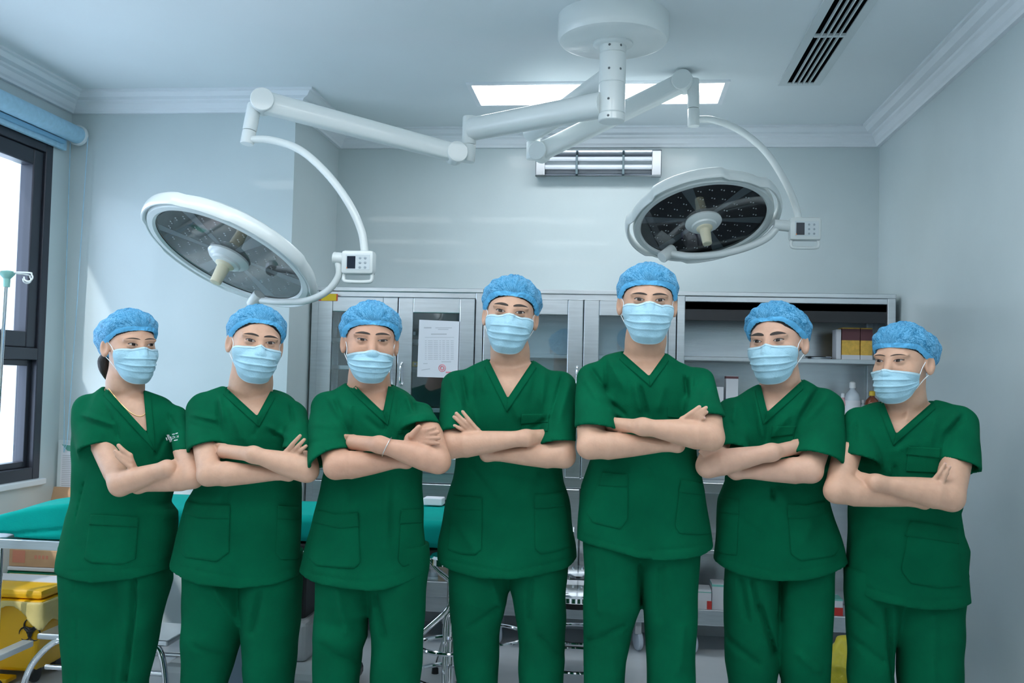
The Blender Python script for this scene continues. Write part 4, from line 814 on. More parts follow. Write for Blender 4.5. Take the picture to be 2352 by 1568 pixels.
def person(sp):
    ox, oy = sp['o']; Y0 = sp['y']; sk = M_SKIN[sp.get('skin', 0)]
    def f(x, y): return (ox+x*K, oy+y*K)                     # crop -> full frame pixel
    def U(pt, dy=0.0): a = f(pt[0], pt[1]); return atY(a[0], a[1], Y0+dy)
    def UF(pt, dy=0.0): return atY(pt[0], pt[1], Y0+dy)
    mm = Y0/FPX*K                                            # metres per crop unit
    dch = sp.get('d', 0.118)
    # ---------- torso rows
    rows = [(U((a, y))[2], U((a, y))[0], U((b, y))[0]) for (y, a, b) in sp['rows']]+[(UF((a, y))[2], UF((a, y))[0], UF((b, y))[0]) for (y, a, b) in sp['rowsF']]
    rows.sort(); rz = np.array([r[0] for r in rows]); rc = np.array([(r[1]+r[2])/2 for r in rows]); rw = np.array([(r[2]-r[1])/2 for r in rows])
    ztop = max(rz); zbot = min(rz)
    dz = np.array([zbot, zbot+0.25*(ztop-zbot), zbot+0.55*(ztop-zbot), zbot+0.8*(ztop-zbot), ztop, ztop+0.1])
    dv = np.array([dch*1.12, dch*1.04, dch*0.97, dch*1.02, dch*0.92, dch*0.78])
    sl = np.array([(U(p)[0], U(p)[2]) for p in sp['shoulder']])
    hem = np.array([(UF(p, -0.06)[0], UF(p, -0.06)[2]) for p in sp['hem']])
    hem = np.vstack([[hem[0, 0]-0.1, hem[0, 1]], hem, [hem[-1, 0]+0.1, hem[-1, 1]]])
    vl, vr, vb = [U(p, -dch)[[0, 2]] for p in sp['V']]
    cv = U(sp['V'][2], -dch); tx_, tz_ = cv[0]/cv[1], (cv[2]-1.3)/cv[1]           # the chest faces along this direction
    def front(P): dyv = P[:, 1]-(Y0-dch); return np.stack([P[:, 0]-dyv*tx_, P[:, 2]-dyv*tz_], 1)
    def halfp(a, b, P):                                      # signed distance to line a-b, positive on its left
        d = (b-a)/np.linalg.norm(b-a); return (P[:, 0]-a[0])*(-d[1])+(P[:, 1]-a[1])*d[0]
    # ---------- arms
    A = {}
    for side in 'LR':
        a = sp[side]; F_ = sp['front'] == side
        S = U(a['S'][:2], a.get('sdy', -0.005)); El = U(a['el'][:2], a.get('edy', -0.185))
        Wr = U(a['wr'][:2], a.get('wdy', -0.206 if F_ else -0.158)); Ha = U(a['ha'][:2], a.get('hdy', -0.150 if F_ else -0.172))
        A[side] = dict(S=S, El=El, Wr=Wr, Ha=Ha, rs=a['S'][2]*mm, re=a['el'][2]*mm, rw=a['wr'][2]*mm, rh=a['ha'][2]*mm, E=U(a['E'][:2], a.get('Edy', -0.07)), rE=a['E'][2]*mm)
        d_ = A[side]; te = np.clip(((d_['E']-S)[[0, 2]] @ (El-S)[[0, 2]])/((El-S)[[0, 2]] @ (El-S)[[0, 2]]), 0, 1); rn = max(d_['rE'], a.get('rmin', 0.060 if a['E'][2] < 100 else 0.064))
        a = dict(a); ecx = a['E'][0]+(rn-d_['rE'])/mm*(1 if side == 'L' else -1); d_['E'] = U((ecx, a['E'][1]), (S[1]-Y0)+te*(El-S)[1]+a.get('Edy', 0.0)); d_['rE'] = rn
        oa, ob = U(a['op'][0])[[0, 2]], U(a['op'][1])[[0, 2]]; d = (ob-oa)/np.linalg.norm(ob-oa); n = np.array([d[1], 0, -d[0]])
        if n @ (A[side]['E']-S) < 0: n = -n
        n = n+np.array([0, -a.get('ot', 0.25), 0]); n /= np.linalg.norm(n); A[side]['n'] = n
        A[side]['oc'] = np.array([(oa+ob)[0]/2, A[side]['E'][1], (oa+ob)[1]/2])
    # ---------- head frame
    ys, ps, rs_ = [math.radians(v) for v in (sp['yaw'], sp.get('pitch', 0), sp.get('roll', 0))]
    e1, e2 = sp['eyes']; mid = ((e1[0]+e2[0])/2-0.085*math.sin(ys)/mm, (e1[1]+e2[1])/2)
    H0 = U(mid, sp.get('hdy', -0.03))
    # local axes: x right, f forward (-y at rest), z up ; yaw>0 turns towards image right, roll>0 clockwise in the picture
    ys += math.atan2(-H0[0], H0[1])
    fw = np.array([math.sin(ys)*math.cos(ps), -math.cos(ys)*math.cos(ps), math.sin(ps)]); rt = np.array([math.cos(ys), math.sin(ys), 0.0]); upx = np.cross(fw, rt)
    rt2 = rt*math.cos(rs_)-upx*math.sin(rs_); up2 = upx*math.cos(rs_)+rt*math.sin(rs_)
    HR = np.stack([rt2, fw, up2], 1); hs = sp.get('hs', 1.0)
    def toL(P): return ((P-H0) @ HR)/hs
    def toW(P): return H0+(np.asarray(P)*hs) @ HR.T
    sx = sp.get('face', 1.0)
    nl, nr = [U(p)[[0, 2]] for p in sp['neck']]
    nrad = np.linalg.norm(nr-nl)/2; nb = np.array([(U(sp['V'][0])[0]+U(sp['V'][1])[0])/2, Y0+0.015, (vl[1]+vr[1])/2-0.03]); nt_ = toW((0, -0.022, -0.06)); nmid = np.array([(nl+nr)[0]/2, Y0-0.005, (nl+nr)[1]/2])
    def neck(P):
        return smin(s_cap(P, nt_, nmid, nrad*0.97, nrad), s_cap(P, nmid, nb, nrad, nrad*1.06), 0.02)
    # ---------- scrub top
    folds = []
    for (x1, y1, x2, y2, am, wd) in sp.get('folds', []):
        p, q = U((x1, y1), -dch)[[0, 2]], U((x2, y2), -dch)[[0, 2]]; folds.append((p, q, am*(0.0023 if am > 0 else 0.0016), wd*mm))
    for (x1, y1, x2, y2, am, wd) in sp.get('foldsF', []):
        p, q = UF((x1, y1), -dch)[[0, 2]], UF((x2, y2), -dch)[[0, 2]]; folds.append((p, q, am*(0.0023 if am > 0 else 0.0016), wd*mm))
    def torso(P):
        z = P[:, 2]; cx = np.interp(z, rz, rc); w = np.interp(z, rz, rw); d = np.interp(z, dz, dv)
        qx = np.abs(P[:, 0]-cx)/w; qy = np.abs(P[:, 1]-Y0)/d
        r = (qx**2.3+qy**2.3)**(1/2.3); return (r-1)*np.minimum(w, d)*0.92
    def top_solid(P, disp=True, both=False):
        t = torso(P); zt = np.interp(P[:, 0], sl[:, 0], sl[:, 1])-0.9*np.maximum(np.abs(P[:, 1]-Y0-0.01)-0.035, 0)**1.0*0.75
        t = smax(t, (P[:, 2]-zt)*0.8, 0.05)
        for s_ in 'LR':
            a = A[s_]; c = s_cap(P, a['S'], a['E']+(a['E']-a['S'])*0.15, a['rs'], a['rE']); c = np.maximum(c, (P-a['oc']) @ a['n']); t = smin(t, c, 0.028)
        t0_ = t
        if disp:
            g = np.zeros(len(P)); XZ = front(P)
            for (p, q, am, wd) in folds:
                pq = q-p; tt = np.clip(((XZ-p) @ pq)/(pq @ pq), 0, 1); dd = np.linalg.norm(XZ-p-tt[:, None]*pq, axis=1)
                g += am*np.exp(-(dd/wd)**2)*np.sqrt(np.clip(np.minimum(tt, 1-tt)*5+0.15, 0, 1))
            for s_ in 'LR':
                a = A[s_]; nr_ = s_cap(P, a['S'], a['E']+(a['E']-a['S'])*0.15, a['rs'], a['rE']) < 0.03
                g = np.where(nr_, g*np.clip(-((P-a['oc']) @ a['n'])/0.09, 0.25, 1), g)
            fr = np.clip((Y0+0.05-P[:, 1])/0.08, 0, 1); low = np.clip((zbot+0.35-P[:, 2])/0.3, 0, 1)
            t = t-g*fr-0.0026*wav(P, sp['seed'], (34, 34, 14))-0.0016*wav(P, sp['seed']+11, (70, 60, 40), 5)-0.0042*low*wav(P, sp['seed']+7, (26, 20, 5), 4)
        return (t, t-t0_) if both else t
    def top(P):
        t, D_ = top_solid(P, True, True)
        t = np.maximum(t, (np.interp(P[:, 0], hem[:, 0], hem[:, 1])-P[:, 2]))
        XZ = front(P)
        v = np.maximum(halfp(vb, vl, XZ), -halfp(vb, vr, XZ))
        v = np.maximum(v, P[:, 1]-(Y0+0.015))
        t = np.maximum(t, -v); t = np.maximum(t, -np.maximum(neck(P)-0.004, min(vl[1], vr[1])-0.012-P[:, 2]))
        for s_ in 'LR':
            a = A[s_]; inn = s_cap(P, a['S'], a['E']+(a['E']-a['S'])*0.15, a['rs'], a['rE'])+0.0105+D_
            inn = np.maximum(inn, -((P-a['oc']) @ a['n'])-(0.045 if a['rE'] > 0.058 else 0.012)); inn = np.maximum(inn, -(torso(P)-0.012)); t = np.maximum(t, -inn)
        return t
    hx0, hx1 = min(hem[1:-1, 0]), max(hem[1:-1, 0])
    lo = np.array([min(rc-rw)-0.16, Y0-0.30, min(hem[:, 1])-0.02]); hi = np.array([max(rc+rw)+0.16, Y0+0.24, max(sl[:, 1])+0.05])
    V, Q = sdf_mesh(top, lo, hi, 0.0052, 1.9); V = relax(V, Q, 1, 0.4)
    base = (float(np.mean(rc)), Y0, 0.0)
    P_ = empty('person', base, sp['label'], 'person', 'seven people in green scrubs')
    topo = link('scrub_top', new_mesh('scrub_top', V, Q, M_SCRUB, True), P_)
    bvh = BVHTree.FromPolygons([tuple(v) for v in V], [tuple(int(i) for i in q) for q in Q])
    # ---------- body (head, neck, chest, arms, hands) in one mesh
    def arm_sdf(P, s_, ts):
        a = A[s_]; F_ = sp['front'] == s_
        u = s_limb(P, a['S'], a['El'], [0, 0.5, 0.85, 1], [min(a['rs']-0.008, 0.045), min(0.046, a['re']*1.02), a['re']*0.95, a['re']*0.82])
        fo = s_limb(P, a['El'], a['Wr'], [0, 0.20, 0.5, 0.82, 1], [a['re']*0.84, a['re'], a['re']*0.58+a['rw']*0.40, a['rw']*0.98, a['rw']*0.92])
        eo_ = a['El']-(a['S']+a['Wr'])/2; eo_ /= np.linalg.norm(eo_); fo = smin(fo, s_cap(P, a['El'], a['El']+eo_*a['re']*0.42, a['re']*0.62, a['re']*0.50), 0.02)
        u = np.maximum(u, np.minimum(ts+0.010, -((P-a['oc']) @ a['n'])-(0.038 if a['rE'] > 0.058 else 0.006)))
        d = smin(u, fo, 0.022)
        hdir = a['Ha']-a['Wr']; L_ = np.linalg.norm(hdir); hd = hdir/max(L_, 1e-6)
        pal = s_limb(P, a['Wr'], a['Ha'], [0, 0.35, 1], [a['rw']*0.92, a['rh']*0.98, a['rh']])
        d = smin(d, pal, 0.015)
        # fingers
        if 'fing' in sp[s_]:
            fd = sp[s_].get('fdy', -0.207)
            for k, (b, t) in enumerate(sp[s_]['fing']):
                rr = sp[s_].get('fr', 12.5)*mm*(0.92 if k == 3 else 1)
                B_ = U(b, fd+0.012); T_ = U(t, fd); M_ = (B_+T_)/2+np.array([0, -0.005, 0])
                fg = np.minimum(s_cap(P, B_, M_, rr*1.08, rr), s_cap(P, M_, T_, rr, rr*0.82))
                d = smin(d, fg, 0.004); d = smin(d, s_cap(P, a['Ha'], B_, a['rh']*0.72, rr*1.1), 0.006)
            if 'thumb' in sp[s_]:
                b, t = sp[s_]['thumb']; d = smin(d, s_cap(P, U(b, fd+0.01), U(t, fd+0.004), 0.0105, 0.008), 0.006)
        else:
            side = np.cross(hd, [0, 1, 0]); side /= np.linalg.norm(side)
            for k, ln in enumerate((0.062, 0.07, 0.065, 0.052)):
                B_ = a['Ha']+side*(k-1.5)*0.0105; d = smin(d, s_cap(P, B_, B_+hd*ln+np.array([0, 0.008, 0]), 0.0085, 0.007), 0.004)
            B_ = a['Wr']+hd*0.03+np.array([0, 0.012, 0]); d = smin(d, s_cap(P, B_, B_+hd*0.05+np.array([0, 0.02, 0]), 0.011, 0.008), 0.006)
        return d
    def chest(P, ts):
        c = ts+0.010; z = P[:, 2]
        c = smax(c, vb[1]-0.05-z, 0.01); c = smax(c, np.abs(P[:, 0]-nb[0])-0.14, 0.01); return c
    def body(P):
        ts = top_solid(P); d = smin(neck(P), chest(P, ts), 0.016)
        for s_ in 'LR': d = smin(d, arm_sdf(P, s_, ts), 0.004)
        return d
    def headneck(P):
        d = head_sdf(toL(P), sx)*hs
        return smin(d, neck(P), 0.02)
    pts = [A[s][k] for s in 'LR' for k in ('S', 'El', 'Wr', 'Ha')]+[nb, nt_]
    lo = np.min(pts, 0)-0.09; hi = np.max(pts, 0)+0.09
    Vb, Qb = sdf_mesh(body, lo, [hi[0], hi[1], nmid[2]], 0.0036)
    Hc = toW((0, -0.01, -0.01)); Vh, Qh = sdf_mesh(headneck, [Hc[0]-0.13, Hc[1]-0.16, min(nmid[2]-0.012, Hc[2]-0.10)], Hc+np.array([0.13, 0.16, 0.15]), 0.0027)
    V2 = np.vstack([Vb, Vh]); Q2 = np.vstack([Qb, Qh+len(Vb)])
    bodyo = link('body', new_mesh('body', V2, Q2, sk, True), P_)
    hb = BVHTree.FromPolygons([tuple(v) for v in Vh], [tuple(int(i) for i in q) for q in Qh])
    # ---------- trousers
    LG = []
    for leg in sp['legs']:
        r_ = [(UF((a, y))[2], UF((a, y))[0], UF((b, y))[0]) for (y, a, b) in leg]
        r_.sort(); zz = [r[0] for r in r_]; cc = [(r[1]+r[2])/2 for r in r_]; ww = [(r[2]-r[1])/2 for r in r_]
        zz = [0.03]+zz+[zz[-1]+0.30]; cc = [cc[0]]+cc+[cc[-1]]; ww = [min(ww[0]*0.9, 0.105)]+ww+[ww[-1]]
        LG.append((np.array(zz), np.array(cc), np.array(ww)))
    pf = [(UF(q[:2], -0.08)[[0, 2]], UF(q[2:4], -0.08)[[0, 2]], q[4]*0.0020, q[5]*mm) for q in sp.get('pfolds', [])]
    def pants(P):
        d = None
        for (zz, cc, ww) in LG:
            w = np.interp(P[:, 2], zz, ww); c = np.interp(P[:, 2], zz, cc); dd = np.clip(w*1.15, 0.085, 0.105)
            r = ((np.abs(P[:, 0]-c)/w)**2.2+(np.abs(P[:, 1]-Y0-0.005)/dd)**2.2)**(1/2.2); e = (r-1)*np.minimum(w, dd)*0.92
            d = e if d is None else smin(d, e, 0.012)
        XZ = P[:, [0, 2]]; g = np.zeros(len(P))
        for (p, q, am, wd) in pf:
            pq = q-p; tt = np.clip(((XZ-p) @ pq)/(pq @ pq), 0, 1); g += am*np.exp(-(np.linalg.norm(XZ-p-tt[:, None]*pq, axis=1)/wd)**2)
        d = d-g*np.clip((Y0+0.03-P[:, 1])/0.06, 0, 1)-0.0032*wav(P, sp['seed']+3, (30, 26, 9))-0.002*wav(P, sp['seed']+5, (40, 40, 46), 5)
        zt = float(np.max(hem[:, 1]))+0.06
        return np.maximum(np.maximum(d, P[:, 2]-zt), 0.035-P[:, 2])
    xs = [c-w for (z, cc, ww) in LG for c, w in zip(cc, ww)]+[c+w for (z, cc, ww) in LG for c, w in zip(cc, ww)]
    Vp, Qp = sdf_mesh(pants, [min(xs)-0.03, Y0-0.17, 0.0], [max(xs)+0.03, Y0+0.19, float(np.max(hem[:, 1]))+0.09], 0.0078)
    pan = link('scrub_trousers', new_mesh('scrub_trousers', Vp, Qp, M_SCRUB, True), P_)
    for (zz, cc, ww) in LG:
        mb = MB(); x = cc[0]
        prof = [(0.0, -0.16), (0.025, -0.155), (0.042, -0.11), (0.046, -0.05), (0.036, 0.02), (0.036, 0.09), (0.02, 0.125), (0.0, 0.13)]
        Vv = []; Ff = []; n = 14
        for (r, h) in prof:
            hh = 0.075 if h > -0.04 else 0.055
            for k in range(n):
                c = 2*math.pi*k/n; Vv.append((x+r*1.1*math.cos(c), Y0+h, max(0.0, 0.035+hh*0.55*math.sin(c)*min(1, r/0.03))))
        for i in range(len(prof)-1):
            for k in range(n): Ff.append((i*n+k, i*n+(k+1) % n, (i+1)*n+(k+1) % n, (i+1)*n+k))
        mb.add(Vv, Ff).build('shoe', M_SHOE, P_, True)
    # ---------- patches laid on the top (pockets, collar bands)
    def hit(px, py, tree=bvh):
        d = ray(px, py); d = d/np.linalg.norm(d); h = tree.ray_cast(Vector(CAM), Vector(d))
        return (h[0], h[1]) if h[0] is not None and abs(h[0].y-Y0) < 0.4 else (None, None)
    def patch(name, topl, botl, off, parent, m, n=20, k=14, full=False, tree=bvh, tol=0.16):
        def samp(pl, t):
            pl = np.array([pl_ if full else f(*pl_) for pl_ in pl], float); s = np.concatenate([[0], np.cumsum(np.linalg.norm(np.diff(pl, axis=0), axis=1))]); s /= s[-1]
            return np.array([np.interp(t, s, pl[:, 0]), np.interp(t, s, pl[:, 1])])
        Vv = []; Ff = []; G = {}
        for j in range(0, k+1):
            ys_ = []
            for i in range(0, n+1):
                a = samp(topl, i/n)*(1-j/k)+samp(botl, i/n)*j/k; h, nn = hit(a[0], a[1], tree); G[i, j] = (a, h); ys_.append(h.y if h is not None else 9)
            md = sorted(ys_)[len(ys_)//2]
            if md > 8: md = Y0-dch
            for i in range(0, n+1):
                a, h = G[i, j]
                if h is None or h.y > md+tol:
                    if tol < 0.05: h = Vector(atY(a[0], a[1], md+0.004))
                    else:
                        ok = [G[q_, j] for q_ in sorted(range(n+1), key=lambda q_: abs(q_-i)) if G[q_, j][1] is not None and G[q_, j][1].y <= md+tol]
                        if ok: a, h = ok[0]
                        else: h = Vector(atY(a[0], a[1], md))
                G[i, j] = (a, h)
        for j in range(-1, k+2):
            for i in range(-1, n+2):
                a, h = G[min(max(i, 0), n), min(max(j, 0), k)]; edge = i < 0 or i > n or j < 0 or j > k
                d = Vector(ray(a[0], a[1])).normalized(); Vv.append(h-d*((-0.003) if edge else off))
        w_ = n+3
        for j in range(k+2):
            for i in range(n+2): Ff.append((j*w_+i, j*w_+i+1, (j+1)*w_+i+1, (j+1)*w_+i))
        me = new_mesh(name, Vv, Ff, m, True); return link(name, me, parent)
    (lx, ly), (rx, ry), (bx_, by_) = sp['V']
    cw = 42; vL, vR, vB = np.array((lx, ly), float), np.array((rx, ry), float), np.array((bx_, by_), float)
    dL = (vB-vL)/np.linalg.norm(vB-vL); dR = (vB-vR)/np.linalg.norm(vB-vR); nL = np.array((-dL[1], dL[0])); nR = np.array((dR[1], -dR[0]))     # outward normals (crop, y down)
    oL, oR = vL+nL*cw+dL*30, vR+nR*cw+dR*30; k_ = np.linalg.solve(np.stack([dL, -dR], 1), oR-oL); oB = oL+dL*k_[0]
    patch('collar_band', [tuple(vL+dL*5-nL*1), tuple(oL)], [tuple(vB-nL*1), tuple(oB)], 0.003, topo, M_SCRUB2, 6, 30, tol=0.02)
    patch('collar_band', [tuple(vR+dR*5-nR*1), tuple(oR)], [tuple(vB-nR*1), tuple(oB)], 0.0042, topo, M_SCRUB2, 6, 30, tol=0.02)
    for pk in sp.get('pockets', []):
        po = patch('pocket', pk[0], pk[2], 0.0035, topo, M_SCRUB, 24, 20, pk[3])
        if pk[1]: patch('pocket_hem', pk[0], pk[1], 0.0055, po, M_SCRUB2, 20, 6, pk[3])
    # ---------- eyes and brows, laid on the face
    def face_pt(x, z, off):
        o_ = toW((x, 0.25, z)); h = hb.ray_cast(Vector(o_), Vector(-fw)); p = h[0] if h[0] is not None else Vector(toW((x, 0.08, z)))
        return p+Vector(fw)*off
    ipd = 0.0315*sp.get('ipd', 1.0)
    eo = sp.get('open', 1.0)
    def grid(name, ft, fb, x0, x1, off, parent, m, n=14, k=5, bulge=0.0):
        Vv = []; Ff = []
        for j in range(k+1):
            for i in range(n+1):
                x = x0+(x1-x0)*i/n; a, b = ft(x), fb(x); z = a+(b-a)*j/k
                e = (i/n*2-1); Vv.append(face_pt(x, z, off+bulge*max(0, 1-e*e)*(1-(2*j/k-1)**2)))
        for j in range(k):
            for i in range(n): Ff.append((j*(n+1)+i, j*(n+1)+i+1, (j+1)*(n+1)+i+1, (j+1)*(n+1)+i))
        return link(name, new_mesh(name, Vv, Ff, m, True), parent)
    HW = 0.0148
    for s_ in (-1, 1):
        c = s_*ipd
        def tilt(x): return (x-c)*s_*0.10
        def upl(x): e = np.clip((x-c)/HW, -1, 1); return 0.0006+tilt(x)+0.0050*eo*(1-abs(e)**2.2)
        def lol(x): e = np.clip((x-c)/HW, -1, 1); return 0.0006+tilt(x)-0.0038*(0.5+eo/2)*(1-abs(e)**2.0)
        ew = grid('eye', upl, lol, c-HW, c+HW, 0.0008, P_, M_SCLERA, 16, 6, 0.0012)
        gx = c+sp.get('gaze', 0)*0.004; ir = 0.0068
        grid('iris', lambda x: min(upl(x), 0.0012+tilt(gx)+math.sqrt(max(0, ir*ir-(x-gx)**2))), lambda x: max(lol(x), 0.0012+tilt(gx)-math.sqrt(max(0, ir*ir-(x-gx)**2))), gx-ir, gx+ir, 0.0022, ew, M_IRIS, 14, 6)
        grid('eyelash', lambda x: upl(x)+0.0012+0.0007*max(0, (x-c)*s_/HW), lambda x: upl(x)-0.0009, c-HW*1.02, c+HW*1.08, 0.0032, P_, M_LASH, 16, 2)
        grid('lower_lid', lambda x: lol(x)+0.0003, lambda x: lol(x)-0.0007, c-HW*0.95, c+HW, 0.0018, P_, M_LID, 14, 1)
        grid('lid_crease', lambda x: upl(x)+0.0040, lambda x: upl(x)+0.0032, c-HW*0.9, c+HW*1.05, 0.0006, P_, M_LID, 14, 1)
        bt = sp.get('brow', 1.0); bz = sp.get('browz', 0.0185)
        def bc(x): e = (x-c)*s_/0.022; return bz+0.0030*(1-(e-0.10)**2)
        def bth(x): e = (x-c)*s_/0.022; k_ = (e+1.07)/2.14; return bt*0.0036*float(np.interp(k_, [0, 0.06, 0.2, 0.45, 0.7, 0.9, 1], [0.25, 0.62, 0.9, 1.0, 0.75, 0.36, 0.05]))
        grid('eyebrow', lambda x: bc(x)+bth(x), lambda x: bc(x)-bth(x)*0.8, c-0.0235, c+0.0235, 0.0012, P_, M_BROW, 20, 3, 0.0008)
    # ---------- mask
    mt = sp.get('mt', -0.014); nu, nv = 44, 44; MV = []; rg = np.random.RandomState(sp['seed'])
    def mask_pt(u, v, off=0.0):
        fc = np.interp(v, [0, 0.18, 0.34, 0.6, 0.84, 1], [0.092 if mt > -0.02 else 0.108, 0.112, 0.122, 0.116, 0.104, 0.080]); fs = np.interp(v, [0, 0.5, 1], [0.040, 0.032, 0.030])
        X = np.interp(v, [0, 0.35, 0.7, 1], [0.0660, 0.0715, 0.070, 0.058])*sx
        zt_ = mt-0.010*abs(u)**1.6; zb_ = -0.134+0.046*abs(u)**2.6; ph = u*math.radians(76)
        z = zt_+(zb_-zt_)*v; x = X*math.sin(ph)/math.sin(math.radians(76)); ff = fs+(fc-fs)*(math.cos(ph)-math.cos(math.radians(76)))/(1-math.cos(math.radians(76)))
        sw = 0.0
        for pc in (0.30, 0.50, 0.68):
            t = (v-pc)/0.16
            if -0.25 < t <= 0: sw += (1+t/0.25)*0.0042
            elif 0 < t < 1: sw += -0.0034*(1-t)
        sw *= (1-abs(u)**6)
        ridge = 0.0030*math.exp(-(u/0.06)**2)*max(0, 1-abs(v-0.3)/0.5)
        cr = 0.0016*(math.sin(u*9+v*7+sp['seed'])+math.sin(u*15-v*11+sp['seed']*2)*0.5)*(0.4+0.6*v)
        o_ = off+sw+ridge+cr; return np.array([x+o_*math.sin(ph)*0.6, ff+o_, z])
    for j in range(nv+1):
        for i in range(nu+1): MV.append(mask_pt(i/nu*2-1, j/nv))
    MV = np.array(MV); dd = head_sdf(MV, sx, False)
    for _ in range(3):
        g = np.stack([(head_sdf(MV+np.eye(3)[i]*1e-3, sx, False)-head_sdf(MV-np.eye(3)[i]*1e-3, sx, False))/2e-3 for i in range(3)], 1)
        dd = head_sdf(MV, sx, False); MV = MV+g*np.maximum(0, 0.0045-dd)[:, None]
    MF = [(j*(nu+1)+i, j*(nu+1)+i+1, (j+1)*(nu+1)+i+1, (j+1)*(nu+1)+i) for j in range(nv) for i in range(nu)]
    mo = link('face_mask', new_mesh('face_mask', toW(MV), MF, M_MASKM, True), P_)
    gg = MV.reshape(nv+1, nu+1, 3)
    def binding(name, line, inn, w, m):
        Vv = []; Ff = []; line = np.array(line); inn = np.array(inn); n = len(line)
        dn = (inn-line); dn /= np.linalg.norm(dn, axis=1)[:, None]; on = np.array([0, 1, 0.0])+line*np.array([6, 0, 0]); on /= np.linalg.norm(on, axis=1)[:, None]
        for i in range(n):
            for (a, b) in ((-0.0008, -0.001), (-0.0008, 0.0014), (w, 0.0014), (w, -0.001)): Vv.append(toW(line[i]+dn[i]*a+on[i]*b))
        for i in range(n-1):
            for k in range(3): Ff.append((i*4+k, i*4+k+1, (i+1)*4+k+1, (i+1)*4+k))
        return link(name, new_mesh(name, Vv, Ff, m, False), mo)
    binding('top_binding', gg[0], gg[3], 0.0055, M_MASKB); binding('bottom_binding', gg[-1], gg[-4], 0.0035, M_MASKB)
    binding('side_binding', gg[:, 0], gg[:, 3], 0.006, M_MASKM); binding('side_binding', gg[:, -1], gg[:, -4], 0.006, M_MASKM)
    for s_ in (-1, 1):
        a = gg[1, 0 if s_ < 0 else -1]; b = gg[-3, 0 if s_ < 0 else -1]; ex = s_*(0.0755*sx+0.009)
        pts = catmull([a, (s_*0.074*sx, 0.012, (a[2]+0.012)*0.6+0.002), (ex, -0.012, 0.016), (ex+s_*0.002, -0.027, -0.010), (ex-s_*0.003, -0.019, -0.036), (s_*0.073*sx, 0.008, -0.058), b], 6)
        mb = MB(); mb.tube([Vector(toW(p)) for p in pts], 0.0013, 6); mb.build('ear_loop', M_MASKW, mo, True)
    # ---------- hair and cap
    ch = sp.get('ch', 0.05); Cc = np.array((0, -0.012, 0.026)); Rr = np.array((0.0745*sx, 0.094, 0.086)); puff = sp.get('puff', 1.0); bx2 = sp.get('bun', 0.0)
    pu = sp.get('pinch', 0.0)
    def edge_z(th, lift=0.0):                      # th = 0 front, +-pi back
        c = math.cos(th); t = abs(th)/math.pi
        return float(np.interp(t, [0, 0.18, 0.32, 0.45, 0.6, 1], [ch, ch*0.93, 0.036, 0.010, -0.012, sp.get('backz', -0.045)]))+lift
    def shell(name, e0, e1, lift, m, parent, wr, nt=160, npn=44, tmax=1.0):
        Vv = []; Ff = []; uvs = []
        for j in range(npn+1):
            t = j/npn*tmax
            for i in range(nt):
                th = -math.pi+2*math.pi*i/nt; ez = edge_z(th, lift if wr else (0.004+(lift-0.004)*min(1, abs(th)/0.9))); el0 = math.asin(max(-0.95, min(0.95, (ez-Cc[2])/Rr[2]))); el = el0+(math.pi/2-el0)*t
                d = np.array((math.sin(th)*math.cos(el), math.cos(th)*math.cos(el), math.sin(el)))
                e = e0+(e1-e0)*(1-(1-min(1, t*2.6))**2)
                if wr:
                    bk = max(0, -math.cos(th)); e += (0.010*bk+bx2*max(0, math.cos(th-math.pi*0.95))**2)*math.sin(min(1, t*1.6)*math.pi)
                    # wrinkles radiating from the pinched front
                    fx, fz = th-pu, (el-el0); ang = math.atan2(fz, fx*1.1); rad = math.hypot(fx, fz)
                    w1 = abs(math.sin(ang*8.5+1.5*math.sin(rad*3+sp['seed'])+sp['seed']))-0.55
                    e += 0.0034*puff*w1*min(1, rad*1.6)*max(0.25, 1-rad*0.28)
                    w2 = math.sin(th*9+el*7+sp['seed'])*math.sin(th*5-el*11+sp['seed']*1.7); e += 0.0026*puff*w2*min(1, t*4)
                    e -= 0.006*puff*math.exp(-((fx/0.16)**2+((fz-0.10)/0.13)**2)); e += 0.009*abs(math.sin(th))**2*math.sin(min(1, t*1.7)*math.pi)**0.7+0.006*max(0, math.cos(th))*math.sin(min(1, t*1.3)*math.pi); uvs.append((ang, rad))
                    if t < 0.14: e += 0.0014*math.sin(th*46+3*math.sin(th*7))*(1-t/0.14)
                    e = max(e, 0.0042)
                Vv.append(toW(Cc+d*(Rr+e)))
        for j in range(npn):
            for i in range(nt): Ff.append((j*nt+i, j*nt+(i+1) % nt, (j+1)*nt+(i+1) % nt, (j+1)*nt+i))
        me = new_mesh(name, Vv, Ff, m, True)
        if wr:
            uv = me.uv_layers.new(name='fold'); li = np.empty(len(me.loops), np.int32); me.loops.foreach_get('vertex_index', li); uv.data.foreach_set('uv', np.array(uvs, np.float32)[li].ravel())
        return link(name, me, parent)
    shell('hair', 0.0015, 0.004, sp.get('hairlift', -0.012), M_HAIR, P_, False, 72, 16)
    co = shell('surgical_cap', 0.0045, 0.013*puff+0.002, 0.0, M_CAP, P_, True)
    shell('elastic_band', 0.0062, 0.0135*puff+0.0032, -0.001, M_BAND, co, True, 240, 7, 0.10)
    if sp.get('ponytail'):
        a, b = sp['ponytail']; mb = MB(); p = [U(a, 0.0), (U(a, 0.0)+U(b, 0.01))/2+np.array([-0.004, 0, 0]), U(b, 0.02)]
        mb.tube([Vector(q) for q in catmull(p, 5)], [0.006, 0.014, 0.019, 0.021, 0.021, 0.02, 0.018, 0.015, 0.011, 0.007, 0.002], 10); mb.build('ponytail', M_HAIR, P_, True)
